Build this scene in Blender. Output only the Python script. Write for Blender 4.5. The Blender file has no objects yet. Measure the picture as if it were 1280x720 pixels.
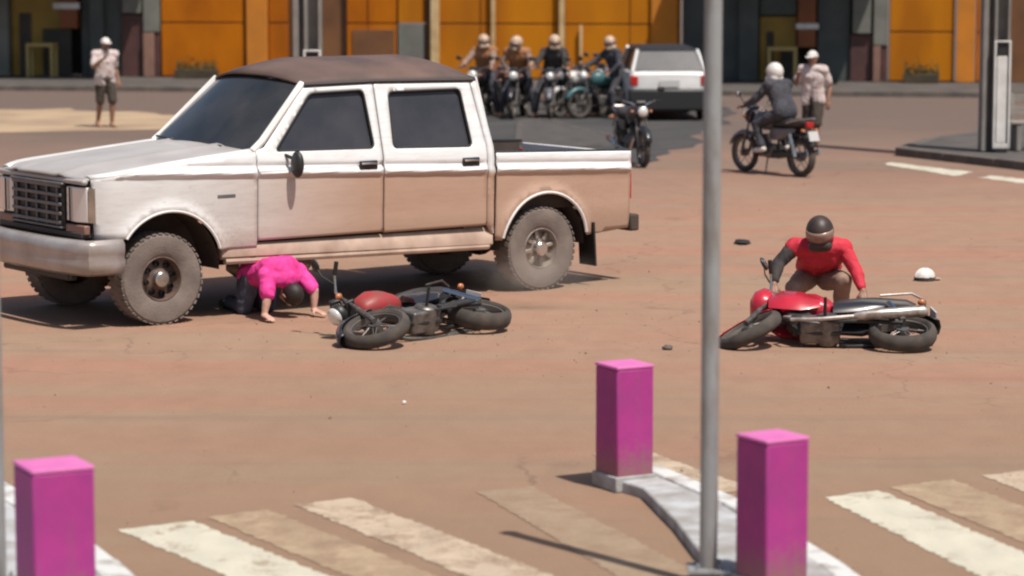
import bpy, bmesh, math, random
from math import sin, cos, pi, radians, sqrt
from mathutils import Vector, Matrix, Euler
from mathutils.geometry import delaunay_2d_cdt
from mathutils import noise as mnoise

random.seed(7)
sc = bpy.context.scene
COL = sc.collection

# ------------------------------------------------------------------ camera, sky, sun, exposure
cam_d = bpy.data.cameras.new('camera')
cam = bpy.data.objects.new('camera', cam_d)
COL.objects.link(cam)
cam.location = (0, 0, 3.32)
cam.rotation_euler = (pi / 2 - 0.1229, 0, 0)
cam_d.sensor_width = 36.0
cam_d.lens = 3400.0 / 1280.0 * 36.0
cam_d.clip_start = 0.1
cam_d.clip_end = 2000.0
cam_d.dof.use_dof = True
cam_d.dof.focus_distance = 23.5
cam_d.dof.aperture_fstop = 1.7
sc.camera = cam

SUN_EL = radians(63)
SUN_AZ = Vector((0.62, -0.78, 0)).normalized()
world = bpy.data.worlds.new('World')
sc.world = world
world.use_nodes = True
wn = world.node_tree
bg = wn.nodes['Background']
sky = wn.nodes.new('ShaderNodeTexSky')
sky.sky_type = 'NISHITA'
sky.sun_disc = False
sky.sun_elevation = SUN_EL
sky.sun_rotation = math.atan2(SUN_AZ.x, SUN_AZ.y)
sky.dust_density = 2.5
wn.links.new(sky.outputs[0], bg.inputs[0])
bg.inputs[1].default_value = 0.09

sun_d = bpy.data.lights.new('sun', 'SUN')
sun_d.energy = 4.9
sun_d.angle = radians(0.6)
sun_d.color = (1.0, 0.93, 0.84)
sun = bpy.data.objects.new('sun', sun_d)
COL.objects.link(sun)
to_sun = Vector((SUN_AZ.x * cos(SUN_EL), SUN_AZ.y * cos(SUN_EL), sin(SUN_EL)))
sun.rotation_euler = to_sun.to_track_quat('Z', 'Y').to_euler()

sc.view_settings.view_transform = 'Standard'
sc.view_settings.look = 'None'
sc.view_settings.exposure = 0.0
sc.view_settings.gamma = 1.0
sc.render.engine = 'CYCLES'
sc.cycles.filter_width = 2.2

# ------------------------------------------------------------------ materials
MATS = {}


def mat(name, col, rough=0.6, metal=0.0, col2=None, scale=6.0, detail=5.0, bump=0.0, bscale=None, coat=0.0,
        spec=0.5, emit=None, stretch=None, lo=0.35, hi=0.65):
    if name in MATS:
        return MATS[name]
    m = bpy.data.materials.new(name)
    m.use_nodes = True
    nt = m.node_tree
    b = nt.nodes['Principled BSDF']
    b.inputs['Base Color'].default_value = (*col, 1)
    b.inputs['Roughness'].default_value = rough
    b.inputs['Metallic'].default_value = metal
    b.inputs['Coat Weight'].default_value = coat
    b.inputs['Specular IOR Level'].default_value = spec
    if emit:
        b.inputs['Emission Color'].default_value = (*col, 1)
        b.inputs['Emission Strength'].default_value = emit
    tc = nt.nodes.new('ShaderNodeTexCoord')
    mp = nt.nodes.new('ShaderNodeMapping')
    nt.links.new(tc.outputs['Object'], mp.inputs[0])
    if stretch:
        mp.inputs['Scale'].default_value = stretch
    if col2 is not None:
        n = nt.nodes.new('ShaderNodeTexNoise')
        n.inputs['Scale'].default_value = scale
        n.inputs['Detail'].default_value = detail
        nt.links.new(mp.outputs[0], n.inputs['Vector'])
        r = nt.nodes.new('ShaderNodeMapRange')
        r.inputs[1].default_value = lo
        r.inputs[2].default_value = hi
        nt.links.new(n.outputs[0], r.inputs[0])
        x = nt.nodes.new('ShaderNodeMix')
        x.data_type = 'RGBA'
        x.inputs[6].default_value = (*col, 1)
        x.inputs[7].default_value = (*col2, 1)
        nt.links.new(r.outputs[0], x.inputs[0])
        nt.links.new(x.outputs[2], b.inputs['Base Color'])
    if bump:
        n2 = nt.nodes.new('ShaderNodeTexNoise')
        n2.inputs['Scale'].default_value = bscale or scale * 4
        n2.inputs['Detail'].default_value = 4
        nt.links.new(mp.outputs[0], n2.inputs['Vector'])
        bp = nt.nodes.new('ShaderNodeBump')
        bp.inputs['Strength'].default_value = bump
        bp.inputs['Distance'].default_value = 0.02
        nt.links.new(n2.outputs[0], bp.inputs['Height'])
        nt.links.new(bp.outputs[0], b.inputs['Normal'])
    MATS[name] = m
    return m


def N(nt, typ, **kw):
    n = nt.nodes.new(typ)
    for k, v in kw.items():
        setattr(n, k, v)
    return n


def noise(nt, vec, scale, detail=5, rough=0.55, dist=0.0):
    n = nt.nodes.new('ShaderNodeTexNoise')
    n.inputs['Scale'].default_value = scale
    n.inputs['Detail'].default_value = detail
    n.inputs['Roughness'].default_value = rough
    n.inputs['Distortion'].default_value = dist
    nt.links.new(vec, n.inputs['Vector'])
    return n.outputs[0]


def rng(nt, v, a, b, c=0.0, d=1.0):
    r = nt.nodes.new('ShaderNodeMapRange')
    r.inputs[1].default_value = a
    r.inputs[2].default_value = b
    r.inputs[3].default_value = c
    r.inputs[4].default_value = d
    nt.links.new(v, r.inputs[0])
    return r.outputs[0]


def mixc(nt, fac, a, b):
    x = nt.nodes.new('ShaderNodeMix')
    x.data_type = 'RGBA'
    for i, s in ((6, a), (7, b)):
        if isinstance(s, tuple):
            x.inputs[i].default_value = (*s, 1)
        else:
            nt.links.new(s, x.inputs[i])
    if isinstance(fac, float):
        x.inputs[0].default_value = fac
    else:
        nt.links.new(fac, x.inputs[0])
    return x.outputs[2]


def mathn(nt, op, a, b):
    n = nt.nodes.new('ShaderNodeMath')
    n.operation = op
    n.use_clamp = False
    for i, s in ((0, a), (1, b)):
        if isinstance(s, (int, float)):
            n.inputs[i].default_value = s
        else:
            nt.links.new(s, n.inputs[i])
    return n.outputs[0]


def mapping(nt, vec, scale):
    mp = nt.nodes.new('ShaderNodeMapping')
    mp.inputs['Scale'].default_value = scale
    nt.links.new(vec, mp.inputs[0])
    return mp.outputs[0]


def road_material():
    m = bpy.data.materials.new('dusty_road')
    m.use_nodes = True
    nt = m.node_tree
    b = nt.nodes['Principled BSDF']
    tc = nt.nodes.new('ShaderNodeTexCoord')
    v = tc.outputs['Object']
    sep = nt.nodes.new('ShaderNodeSeparateXYZ')
    nt.links.new(v, sep.inputs[0])
    streak = noise(nt, mapping(nt, v, (0.12, 0.9, 1)), 1.0, 6, 0.6, 0.6)
    patch = noise(nt, mapping(nt, v, (0.35, 0.5, 1)), 0.55, 6, 0.6, 0.4)
    fine = noise(nt, v, 55.0, 4, 0.8)
    vor = N(nt, 'ShaderNodeTexVoronoi', feature='DISTANCE_TO_EDGE')
    vor.inputs['Scale'].default_value = 0.42
    warp = nt.nodes.new('ShaderNodeVectorMath')
    warp.operation = 'MULTIPLY_ADD'
    nz = nt.nodes.new('ShaderNodeTexNoise')
    nz.inputs['Scale'].default_value = 1.3
    nz.inputs['Detail'].default_value = 6
    nt.links.new(v, nz.inputs['Vector'])
    nt.links.new(nz.outputs[1], warp.inputs[0])
    warp.inputs[1].default_value = (1.6, 1.6, 0)
    nt.links.new(v, warp.inputs[2])
    nt.links.new(warp.outputs[0], vor.inputs['Vector'])
    crack = rng(nt, vor.outputs[0], 0.0, 0.012, 1.0, 0.0)
    track = noise(nt, mapping(nt, v, (0.05, 2.2, 1)), 1.0, 3, 0.5, 0.3)
    oil = noise(nt, mapping(nt, v, (0.8, 0.5, 1)), 0.9, 3, 0.5, 0.2)
    mid = noise(nt, mapping(nt, v, (1.0, 0.6, 1)), 3.2, 6, 0.65)
    red = (0.395, 0.205, 0.142)
    tan = (0.345, 0.240, 0.165)
    grey = (0.100, 0.089, 0.086)
    c = mixc(nt, rng(nt, streak, 0.36, 0.64), red, tan)
    # olive brown, less red dust close to the crossing
    near = mathn(nt, 'ADD', sep.outputs[1], mathn(nt, 'MULTIPLY', mathn(nt, 'SUBTRACT', patch, 0.5), 9.0))
    c = mixc(nt, rng(nt, near, 15.5, 22.5, 0.75, 0.0), c, (0.262, 0.182, 0.118))
    # asphalt worn clean of dust far off
    far = mathn(nt, 'ADD', sep.outputs[1], mathn(nt, 'MULTIPLY', mathn(nt, 'SUBTRACT', patch, 0.5), 16.0))
    c = mixc(nt, rng(nt, far, 34.0, 52.0, 0.0, 0.9), c, grey)
    c = mixc(nt, rng(nt, patch, 0.60, 0.74, 0.0, 0.35), c, (0.20, 0.150, 0.112))
    c = mixc(nt, rng(nt, mid, 0.3, 0.75, 0.0, 0.35), c, (0.21, 0.125, 0.082))
    c = mixc(nt, rng(nt, track, 0.58, 0.72, 0.0, 0.28), c, (0.19, 0.135, 0.105))
    c = mixc(nt, rng(nt, oil, 0.66, 0.74, 0.0, 0.30), c, (0.13, 0.095, 0.078))
    c = mixc(nt, mathn(nt, 'MULTIPLY', crack, rng(nt, patch, 0.45, 0.6, 0.0, 0.5)), c, (0.12, 0.08, 0.06))
    c = mixc(nt, rng(nt, fine, 0.38, 0.72, 0.0, 0.36), c, (0.15, 0.095, 0.070))
    c = mixc(nt, rng(nt, fine, 0.40, 0.24, 0.0, 0.35), c, (0.52, 0.37, 0.28))
    nt.links.new(c, b.inputs['Base Color'])
    b.inputs['Roughness'].default_value = 0.9
    b.inputs['Specular IOR Level'].default_value = 0.25
    bp = nt.nodes.new('ShaderNodeBump')
    bp.inputs['Strength'].default_value = 0.35
    bp.inputs['Distance'].default_value = 0.012
    nt.links.new(fine, bp.inputs['Height'])
    bp2 = nt.nodes.new('ShaderNodeBump')
    bp2.inputs['Strength'].default_value = 0.3
    bp2.inputs['Distance'].default_value = 0.05
    nt.links.new(mid, bp2.inputs['Height'])
    nt.links.new(bp.outputs[0], bp2.inputs['Normal'])
    nt.links.new(bp2.outputs[0], b.inputs['Normal'])
    return m


def worn_paint(name, paint, wear_lo, wear_hi, under=(0.262, 0.182, 0.122)):
    """Road paint worn through to the dusty asphalt in ragged spots."""
    m = bpy.data.materials.new(name)
    m.use_nodes = True
    nt = m.node_tree
    b = nt.nodes['Principled BSDF']
    tc = nt.nodes.new('ShaderNodeTexCoord')
    v = tc.outputs['Object']
    a = noise(nt, v, 3.4, 10, 0.75, 0.3)
    a2 = noise(nt, v, 45.0, 5, 0.8)
    w = mathn(nt, 'ADD', mathn(nt, 'MULTIPLY', a, 0.7), mathn(nt, 'MULTIPLY', a2, 0.3))
    dirt = noise(nt, mapping(nt, v, (1, 0.4, 1)), 5.0, 5, 0.6)
    pc = mixc(nt, rng(nt, dirt, 0.35, 0.8, 0.0, 0.55), paint, tuple(x * 0.62 for x in paint))
    nt.links.new(mixc(nt, rng(nt, w, wear_lo, wear_hi), pc, under), b.inputs['Base Color'])
    b.inputs['Roughness'].default_value = 0.85
    b.inputs['Specular IOR Level'].default_value = 0.25
    return m


def truck_paint(name, white, dusty, line, soft=0.03, amount=0.85):
    """White paint; the lower body is beige below a straight line (two-tone with road dust)."""
    m = bpy.data.materials.new(name)
    m.use_nodes = True
    nt = m.node_tree
    b = nt.nodes['Principled BSDF']
    tc = nt.nodes.new('ShaderNodeTexCoord')
    v = tc.outputs['Object']
    sep = nt.nodes.new('ShaderNodeSeparateXYZ')
    nt.links.new(v, sep.inputs[0])
    n1 = noise(nt, mapping(nt, v, (0.9, 1, 2.2)), 2.2, 6, 0.6)
    # the line falls a little from front to rear
    zz = mathn(nt, 'ADD', sep.outputs[2], mathn(nt, 'MULTIPLY', sep.outputs[0], 0.036))
    zl = mathn(nt, 'ADD', zz, mathn(nt, 'MULTIPLY', mathn(nt, 'SUBTRACT', n1, 0.5), 0.05))
    f = rng(nt, zl, line - soft, line + soft, amount, 0.0)
    low = rng(nt, mathn(nt, 'ADD', sep.outputs[2], mathn(nt, 'MULTIPLY', n1, 0.3)), 0.62, 1.05, 1.0, 0.0)
    fx = rng(nt, sep.outputs[0], 0.1, 2.2, 0.30, 1.0)
    dcol = mixc(nt, rng(nt, sep.outputs[0], 0.2, 1.6), (0.40, 0.37, 0.33), dusty)
    c = mixc(nt, mathn(nt, 'MULTIPLY', f, fx), white, dcol)
    c = mixc(nt, mathn(nt, 'MULTIPLY', low, 0.6), c, (0.36, 0.245, 0.18))
    sm = noise(nt, mapping(nt, v, (0.5, 1, 3)), 9.0, 6, 0.7)
    c = mixc(nt, rng(nt, sm, 0.45, 0.8, 0.0, 0.30), c, tuple(x * 0.66 for x in dusty))
    # mud thrown up behind the wheels
    spk = noise(nt, v, 30.0, 6, 0.75)
    for cx, cz in ((0.25, 0.45), (4.45, 0.45)):
        dx = mathn(nt, 'MULTIPLY', mathn(nt, 'SUBTRACT', sep.outputs[0], cx), 0.85)
        dz = mathn(nt, 'SUBTRACT', sep.outputs[2], cz)
        dist = mathn(nt, 'SQRT', mathn(nt, 'ADD', mathn(nt, 'MULTIPLY', dx, dx), mathn(nt, 'MULTIPLY', dz, dz)), 0.0)
        near_ = rng(nt, dist, 0.5, 0.95, 0.17, 0.0)
        k_ = rng(nt, mathn(nt, 'ADD', spk, near_), 0.66, 0.84, 0.0, 0.38)
        c = mixc(nt, k_, c, (0.27, 0.165, 0.115))
    nt.links.new(c, b.inputs['Base Color'])
    b.inputs['Roughness'].default_value = 0.38
    b.inputs['Coat Weight'].default_value = 0.25
    b.inputs['Coat Roughness'].default_value = 0.2
    return m


# ------------------------------------------------------------------ mesh builder
class MB:
    def __init__(s):
        s.v = []
        s.f = []

    def add(s, vs, fs, M=None):
        o = len(s.v)
        for p in vs:
            p = Vector(p)
            s.v.append(M @ p if M else p)
        s.f += [tuple(i + o for i in q) for q in fs]
        return s

    def box(s, c, d, rot=None, taper=1.0):
        hx, hy, hz = d[0] / 2, d[1] / 2, d[2] / 2
        vs = []
        for z in (-1, 1):
            t = taper if z > 0 else 1.0
            for (x, y) in ((-1, -1), (1, -1), (1, 1), (-1, 1)):
                vs.append((x * hx * t, y * hy * t, z * hz))
        M = Matrix.Translation(c)
        if rot:
            M = M @ Euler(rot).to_matrix().to_4x4()
        return s.add(vs, [(3, 2, 1, 0), (4, 5, 6, 7), (0, 1, 5, 4), (1, 2, 6, 5), (2, 3, 7, 6), (3, 0, 4, 7)], M)

    def tube(s, pts, r, n=8, cap=True):
        pts = [Vector(p) for p in pts]
        rs = r if isinstance(r, (list, tuple)) else [r] * len(pts)
        o = len(s.v)
        up = None
        for i, p in enumerate(pts):
            if i == 0:
                t = pts[1] - p
            elif i == len(pts) - 1:
                t = p - pts[i - 1]
            else:
                t = (pts[i + 1] - p).normalized() + (p - pts[i - 1]).normalized()
            t.normalize()
            if up is None:
                up = Vector((0, 0, 1)) if abs(t.z) < 0.9 else Vector((1, 0, 0))
            a = t.cross(up).normalized()
            bb = a.cross(t).normalized()
            up = bb
            for k in range(n):
                q = 2 * pi * k / n
                s.v.append(p + (a * cos(q) + bb * sin(q)) * rs[i])
        for i in range(len(pts) - 1):
            for k in range(n):
                k2 = (k + 1) % n
                s.f.append((o + i * n + k, o + i * n + k2, o + (i + 1) * n + k2, o + (i + 1) * n + k))
        if cap:
            s.f.append(tuple(o + k for k in range(n))[::-1])
            e = o + (len(pts) - 1) * n
            s.f.append(tuple(e + k for k in range(n)))
        return s

    def lathe(s, prof, n=24, M=None, closed=False):
        """prof: list of (radius, y); revolved about the y axis."""
        o = len(s.v)
        vs = []
        for (r, y) in prof:
            for k in range(n):
                a = 2 * pi * k / n
                vs.append((r * cos(a), y, r * sin(a)))
        m = len(prof)
        fs = []
        rows = m if closed else m - 1
        for i in range(rows):
            j = (i + 1) % m
            for k in range(n):
                k2 = (k + 1) % n
                fs.append((i * n + k, j * n + k, j * n + k2, i * n + k2))
        return s.add(vs, fs, M)

    def sphere(s, c, r, n=16, m=10, M=None):
        r = r if isinstance(r, (tuple, list)) else (r, r, r)
        vs = [(0, 0, r[2])]
        for i in range(1, m):
            t = pi * i / m
            for k in range(n):
                a = 2 * pi * k / n
                vs.append((r[0] * sin(t) * cos(a), r[1] * sin(t) * sin(a), r[2] * cos(t)))
        vs.append((0, 0, -r[2]))
        fs = []
        for k in range(n):
            fs.append((0, 1 + k, 1 + (k + 1) % n))
        for i in range(m - 2):
            for k in range(n):
                k2 = (k + 1) % n
                fs.append((1 + i * n + k, 1 + (i + 1) * n + k, 1 + (i + 1) * n + k2, 1 + i * n + k2))
        e = len(vs) - 1
        for k in range(n):
            fs.append((e, 1 + (m - 2) * n + (k + 1) % n, 1 + (m - 2) * n + k))
        T = Matrix.Translation(c)
        return s.add(vs, fs, T @ M if M else T)

    def loft(s, rings, cap=True, close=True):
        """rings: list of equal-length point lists."""
        o = len(s.v)
        n = len(rings[0])
        for r in rings:
            s.v += [Vector(p) for p in r]
        kk = n if close else n - 1
        for i in range(len(rings) - 1):
            for k in range(kk):
                k2 = (k + 1) % n
                s.f.append((o + i * n + k, o + i * n + k2, o + (i + 1) * n + k2, o + (i + 1) * n + k))
        if cap:
            s.f.append(tuple(o + k for k in range(n))[::-1])
            e = o + (len(rings) - 1) * n
            s.f.append(tuple(e + k for k in range(n)))
        return s

    def prism(s, poly, z0, z1):
        n = len(poly)
        vs = [(x, y, z0) for x, y in poly] + [(x, y, z1) for x, y in poly]
        fs = [tuple(range(n))[::-1], tuple(range(n, 2 * n))]
        for i in range(n):
            j = (i + 1) % n
            fs.append((i, j, n + j, n + i))
        return s.add(vs, fs)

    def mesh(s, name, smooth=True):
        me = bpy.data.meshes.new(name)
        me.from_pydata([tuple(p) for p in s.v], [], s.f)
        bm = bmesh.new()
        bm.from_mesh(me)
        bmesh.ops.recalc_face_normals(bm, faces=bm.faces)
        bm.to_mesh(me)
        bm.free()
        me.update()
        return me

    def build(s, name, m=None, parent=None, smooth=35, bevel=0.0, solid=0.0, seg=2):
        me = s.mesh(name)
        return finish(me, name, m, parent, smooth, bevel, solid, seg)


def finish(me, name, m=None, parent=None, smooth=35, bevel=0.0, solid=0.0, seg=2):
    if m is not None:
        me.materials.append(m)
    if smooth:
        me.polygons.foreach_set('use_smooth', [True] * len(me.polygons))
        me.set_sharp_from_angle(angle=radians(smooth))
    o = bpy.data.objects.new(name, me)
    COL.objects.link(o)
    if parent is not None:
        o.parent = parent
    if solid:
        md = o.modifiers.new('solid', 'SOLIDIFY')
        md.thickness = solid
        md.offset = 0
    if bevel:
        md = o.modifiers.new('bevel', 'BEVEL')
        md.width = bevel
        md.segments = seg
        md.limit_method = 'ANGLE'
        md.angle_limit = radians(40)
    return o


def thing(name, label, cat, loc=(0, 0, 0), rot=0.0, group=None):
    o = bpy.data.objects.new(name, None)
    COL.objects.link(o)
    o.empty_display_size = 0.2
    o.location = loc
    o.rotation_euler = (0, 0, rot) if isinstance(rot, (int, float)) else rot
    tag(o, label, cat, group)
    return o


def tag(o, label, cat, group=None):
    o['label'] = label
    o['category'] = cat
    if group:
        o['group'] = group
    return o


def struct(o):
    o['kind'] = 'structure'
    return o


def copy_tree(o, parent=None):
    c = o.copy()
    COL.objects.link(c)
    c.parent = parent
    for ch in list(o.children):
        copy_tree(ch, c)
    return c


# ------------------------------------------------------------------ ground and markings
M_ROAD = road_material()
M_CONC = mat('pavement_concrete', (0.100, 0.089, 0.081), 0.9, col2=(0.066, 0.060, 0.056), scale=1.6, bump=0.3, bscale=40)
M_KERBW = mat('kerb_white_paint', (0.60, 0.61, 0.60), 0.75, col2=(0.27, 0.22, 0.18), scale=5.5, detail=10, bump=0.5, bscale=40, lo=0.48, hi=0.72)
M_KERBD = mat('kerb_dark_stone', (0.085, 0.075, 0.068), 0.9, col2=(0.14, 0.115, 0.095), scale=3, bump=0.3)
M_SAND = mat('sand', (0.41, 0.30, 0.19), 0.95, col2=(0.27, 0.19, 0.13), scale=0.7, bump=0.3, bscale=30, lo=0.4, hi=0.7)

road = MB().add([(-260, -60, 0), (260, -60, 0), (260, 320, 0), (-260, 320, 0)], [(0, 1, 2, 3)]).build('road', M_ROAD, smooth=0)
struct(road)


def ragged(poly, step=0.12, amp=0.025, seed=0):
    """A polygon outline with small irregular nicks, as worn edges have."""
    rnd = random.Random(seed)
    out = []
    n = len(poly)
    for i in range(n):
        a = Vector(poly[i])
        b = Vector(poly[(i + 1) % n])
        d = b - a
        k = max(1, int(d.length / step))
        nn = Vector((-d.y, d.x)).normalized()
        for j in range(k):
            t = j / k
            q = a + d * t + nn * rnd.uniform(-amp, amp)
            out.append((q.x, q.y))
    return out


def sheet(name, poly, z, m, parent=None, seed=0, amp=0.025, step=0.12):
    p = ragged(poly, step, amp, seed)
    mb = MB()
    mb.v = [Vector((x, y, z)) for x, y in p]
    mb.f = [tuple(range(len(p)))]
    me = mb.mesh(name)
    bm = bmesh.new()
    bm.from_mesh(me)
    bmesh.ops.triangulate(bm, faces=bm.faces)
    for f in bm.faces:
        if f.normal.z < 0:
            f.normal_flip()
    bm.to_mesh(me)
    bm.free()
    return finish(me, name, m, parent, smooth=0)


P_BRIGHT = worn_paint('crossing_paint_fresh', (0.56, 0.53, 0.43), 0.535, 0.63)
P_MID = worn_paint('crossing_paint_worn', (0.50, 0.40, 0.30), 0.475, 0.60)
P_FADE = worn_paint('crossing_paint_faded', (0.42, 0.315, 0.21), 0.42, 0.59)
P_GHOST = worn_paint('crossing_paint_almost_gone', (0.37, 0.285, 0.20), 0.36, 0.56)

stripes = [
    ([(-2.28, 15.44), (-1.88, 15.69), (-0.25, 13.1), (-0.78, 13.1)], P_BRIGHT),
    ([(-1.80, 15.80), (-1.47, 16.03), (0.18, 13.3), (-0.18, 13.1)], P_FADE),
    ([(-1.31, 16.15), (-0.98, 16.38), (0.72, 13.4), (0.30, 13.3)], P_MID),
    ([(-0.22, 16.57), (0.12, 16.74), (1.05, 14.2), (0.62, 14.1)], P_GHOST),
    ([(1.91, 16.39), (2.28, 16.61), (3.35, 13.3), (2.86, 13.0)], P_BRIGHT),
    ([(2.36, 16.70), (2.79, 16.97), (3.75, 14.0), (3.30, 13.9)], P_FADE),
    ([(3.00, 17.08), (3.42, 17.33), (4.35, 14.6), (3.95, 14.3)], P_MID),
    ([(0.52, 17.85), (0.86, 18.05), (1.52, 16.62), (1.24, 16.52)], P_MID),
]
for i, (poly, m) in enumerate(stripes):
    sheet('crossing_stripe', poly, 0.004, m, road, seed=i, amp=0.016, step=0.035)
sheet('crossing_stripe', [(5.86, 42.75), (6.02, 43.15), (7.0, 41.2), (6.62, 40.45)], 0.004, P_BRIGHT, road, seed=21, amp=0.04)
sheet('crossing_stripe', [(6.92, 40.2), (7.2, 40.6), (8.3, 38.2), (8.0, 37.8)], 0.004, P_BRIGHT, road, seed=22, amp=0.04)

M_PATCH = mat('dark_grey_asphalt', (0.050, 0.050, 0.052), 0.9, col2=(0.075, 0.070, 0.068), scale=0.8, bump=0.3, bscale=40, spec=0.3)  # dark grey asphalt for the sheet behind the pickup bed
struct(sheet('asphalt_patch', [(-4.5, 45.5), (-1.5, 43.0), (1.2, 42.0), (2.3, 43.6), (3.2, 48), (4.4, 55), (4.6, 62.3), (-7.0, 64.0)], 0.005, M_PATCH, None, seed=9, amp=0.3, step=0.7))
# sandy verge across the road
o = sheet('sand_verge', [(-26, 58.5), (-9.6, 58.0), (-6.6, 55.5), (-5.2, 53.3), (-6.8, 51.0), (-9.4, 50.0), (-26, 51.0)], 0.006, M_SAND, None, seed=5, amp=0.35, step=0.6)
struct(o)


def pavement(name, poly, h, m_top, m_kerb, kw, seed=1, seg=0.9, skip=()):
    """A raised slab with a row of kerb stones along its rim."""
    slab = MB().prism(poly, -0.15, h - 0.012).build(name, m_top, bevel=0.012)
    struct(slab)
    n = len(poly)
    rnd = random.Random(seed)
    ctr = Vector((sum(p[0] for p in poly) / n, sum(p[1] for p in poly) / n))
    for i in range(n):
        if i in skip:
            continue
        a = Vector(poly[i])
        b = Vector(poly[(i + 1) % n])
        d = b - a
        k = max(1, round(d.length / seg))
        t = d.normalized()
        nn = Vector((-t.y, t.x))
        if (ctr - a).dot(nn) < 0:
            nn = -nn
        for j in range(k):
            p0 = a + d * (j / k) + t * 0.006
            p1 = a + d * ((j + 1) / k) - t * 0.006
            hh = h + rnd.uniform(-0.006, 0.006)
            q = [p0 - nn * 0.012, p1 - nn * 0.012, p1 + nn * kw, p0 + nn * kw]
            MB().prism([(x.x, x.y) for x in q], -0.1, hh).build('kerb_stone', m_kerb, slab, bevel=0.015)
    return slab


M_TOPB = mat('corner_paving', (0.46, 0.475, 0.49), 0.85, col2=(0.28, 0.26, 0.24), scale=4.5, detail=10, bump=0.3, bscale=30)
pavement('traffic_island', [(0.64, 16.62), (0.66, 16.92), (0.80, 17.08), (0.93, 17.0), (1.36, 15.90), (1.76, 14.28), (2.05, 12.6), (1.50, 11.6), (1.08, 14.0), (0.94, 15.4), (0.80, 16.35)], 0.085, M_TOPB, M_KERBW, 0.13, seed=2, seg=0.8, skip=(0, 1, 2, 6, 7, 8, 9, 10))
pavement('corner_pavement', [(-5.5, 18.6), (-3.61, 17.28), (-3.16, 16.49), (-2.68, 15.55), (-2.12, 14.25), (-1.72, 13.2), (-1.5, 11.5), (-5.5, 11.5)], 0.10, M_TOPB, M_KERBW, 0.16, seed=3, seg=0.8)
pavement('corner_pavement', [(6.3, 44.6), (8.1, 41.0), (9.8, 36.5), (22, 36.5), (22, 60), (13.5, 58), (9.5, 51), (7.0, 46.5)], 0.14, M_CONC, M_KERBD, 0.16, seed=4, seg=1.2)
pavement('median_strip', [(0.10, 53.6), (0.64, 54.2), (1.9, 49.0), (2.2, 47.0), (0.85, 46.2), (0.05, 47.4)], 0.035, mat('median_asphalt', (0.055, 0.05, 0.048), 0.95, col2=(0.085, 0.075, 0.07), scale=3), M_CONC, 0.12, seed=6, seg=1.0)

# far pavement in front of the shops follows the facade
FA = Vector((-15.05, 71.2))
FE = Vector((31.0, -4.6)).normalized()
FN = Vector((FE.y, -FE.x))      # towards the street


def fp(u, out=0.0):
    q = FA + FE * u + FN * out
    return (q.x, q.y)


pavement('shop_pavement', [fp(-12, 5.2), fp(44, 4.6), fp(44, -0.5), fp(-12, -0.5)], 0.13, M_CONC, M_KERBD, 0.16, seed=8, seg=1.6)

# ------------------------------------------------------------------ facades
M_ORANGE = mat('orange_sheet', (0.50, 0.150, 0.004), 0.75, spec=0.15, detail=9, col2=(0.34, 0.092, 0.005), scale=0.9, bump=0.12, bscale=5, stretch=(1, 1, 0.5))
M_ORANGE2 = mat('orange_sheet_yellowish', (0.54, 0.195, 0.006), 0.75, spec=0.15, detail=9, stretch=(1, 1, 0.3), col2=(0.38, 0.125, 0.007), scale=0.9, bump=0.12, bscale=5)
M_ORANGE3 = mat('orange_pillar_paint', (0.62, 0.22, 0.03), 0.7, spec=0.15, col2=(0.48, 0.185, 0.035), scale=1.2)
M_BROWN = mat('brown_shutter', (0.20, 0.085, 0.03), 0.6, col2=(0.13, 0.055, 0.022), scale=1.2)
M_DARK = mat('dark_shop_interior', (0.035, 0.034, 0.030), 0.8, col2=(0.06, 0.052, 0.04), scale=1.3)
M_SLATE = mat('slate_green_paint', (0.060, 0.070, 0.066), 0.6, col2=(0.085, 0.095, 0.088), scale=1.5)
M_GREYW = mat('grey_wall_paint', (0.20, 0.20, 0.175), 0.75, col2=(0.14, 0.14, 0.12), scale=1.3)
M_MAROON = mat('maroon_paint', (0.11, 0.045, 0.04), 0.6, col2=(0.07, 0.032, 0.03), scale=2)
M_PINKP = mat('dusty_pink_paint', (0.30, 0.165, 0.12), 0.7, col2=(0.22, 0.12, 0.09), scale=2)
M_MUSTARD = mat('mustard_paint', (0.33, 0.20, 0.025), 0.6, col2=(0.24, 0.145, 0.02), scale=1.4)
M_RUST = mat('red_brown_paint', (0.26, 0.075, 0.022), 0.6, col2=(0.18, 0.055, 0.02), scale=1.6)
M_CREAM = mat('cream_paint', (0.66, 0.48, 0.25), 0.55, col2=(0.48, 0.32, 0.15), scale=3)
M_SEAM = mat('dark_seam', (0.13, 0.045, 0.010), 0.6)
M_WHITE = mat('white_paint', (0.72, 0.71, 0.68), 0.5, col2=(0.55, 0.53, 0.50), scale=3)
FROT = math.atan2(FE.y, FE.x)


def fbox(mb, u0, u1, z0, z1, o0, o1):
    """Box in facade coordinates (along, up, out towards the street)."""
    mb.box(((u0 + u1) / 2, -(o0 + o1) / 2, (z0 + z1) / 2), (u1 - u0, abs(o1 - o0), z1 - z0))
    return mb


def facade(label, name='shop_building', group=None):
    x, y = fp(0)
    return thing(name, label, 'building', (x, y, 0), FROT, group)


def fpart(par, name, m, u0, u1, z0, z1, o0, o1, bevel=0.008):
    return fbox(MB(), u0, u1, z0, z1, o0, o1).build(name, m, par, bevel=bevel)


def sheets(par, u0, u1, cuts, m, seam=1.52):
    """A bay of large painted sheets: two rows, dark joints between."""
    fpart(par, 'backing_wall', M_SEAM, u0, u1, 0.13, 4.6, -0.3, -0.04)
    us = [u0] + cuts + [u1]
    for a, b in zip(us[:-1], us[1:]):
        for z0, z1 in ((0.16, seam - 0.02), (seam + 0.02, 2.95), (2.99, 4.55)):
            fpart(par, 'wall_sheet', m, a + 0.015, b - 0.015, z0, z1, -0.04, 0.0)


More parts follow.
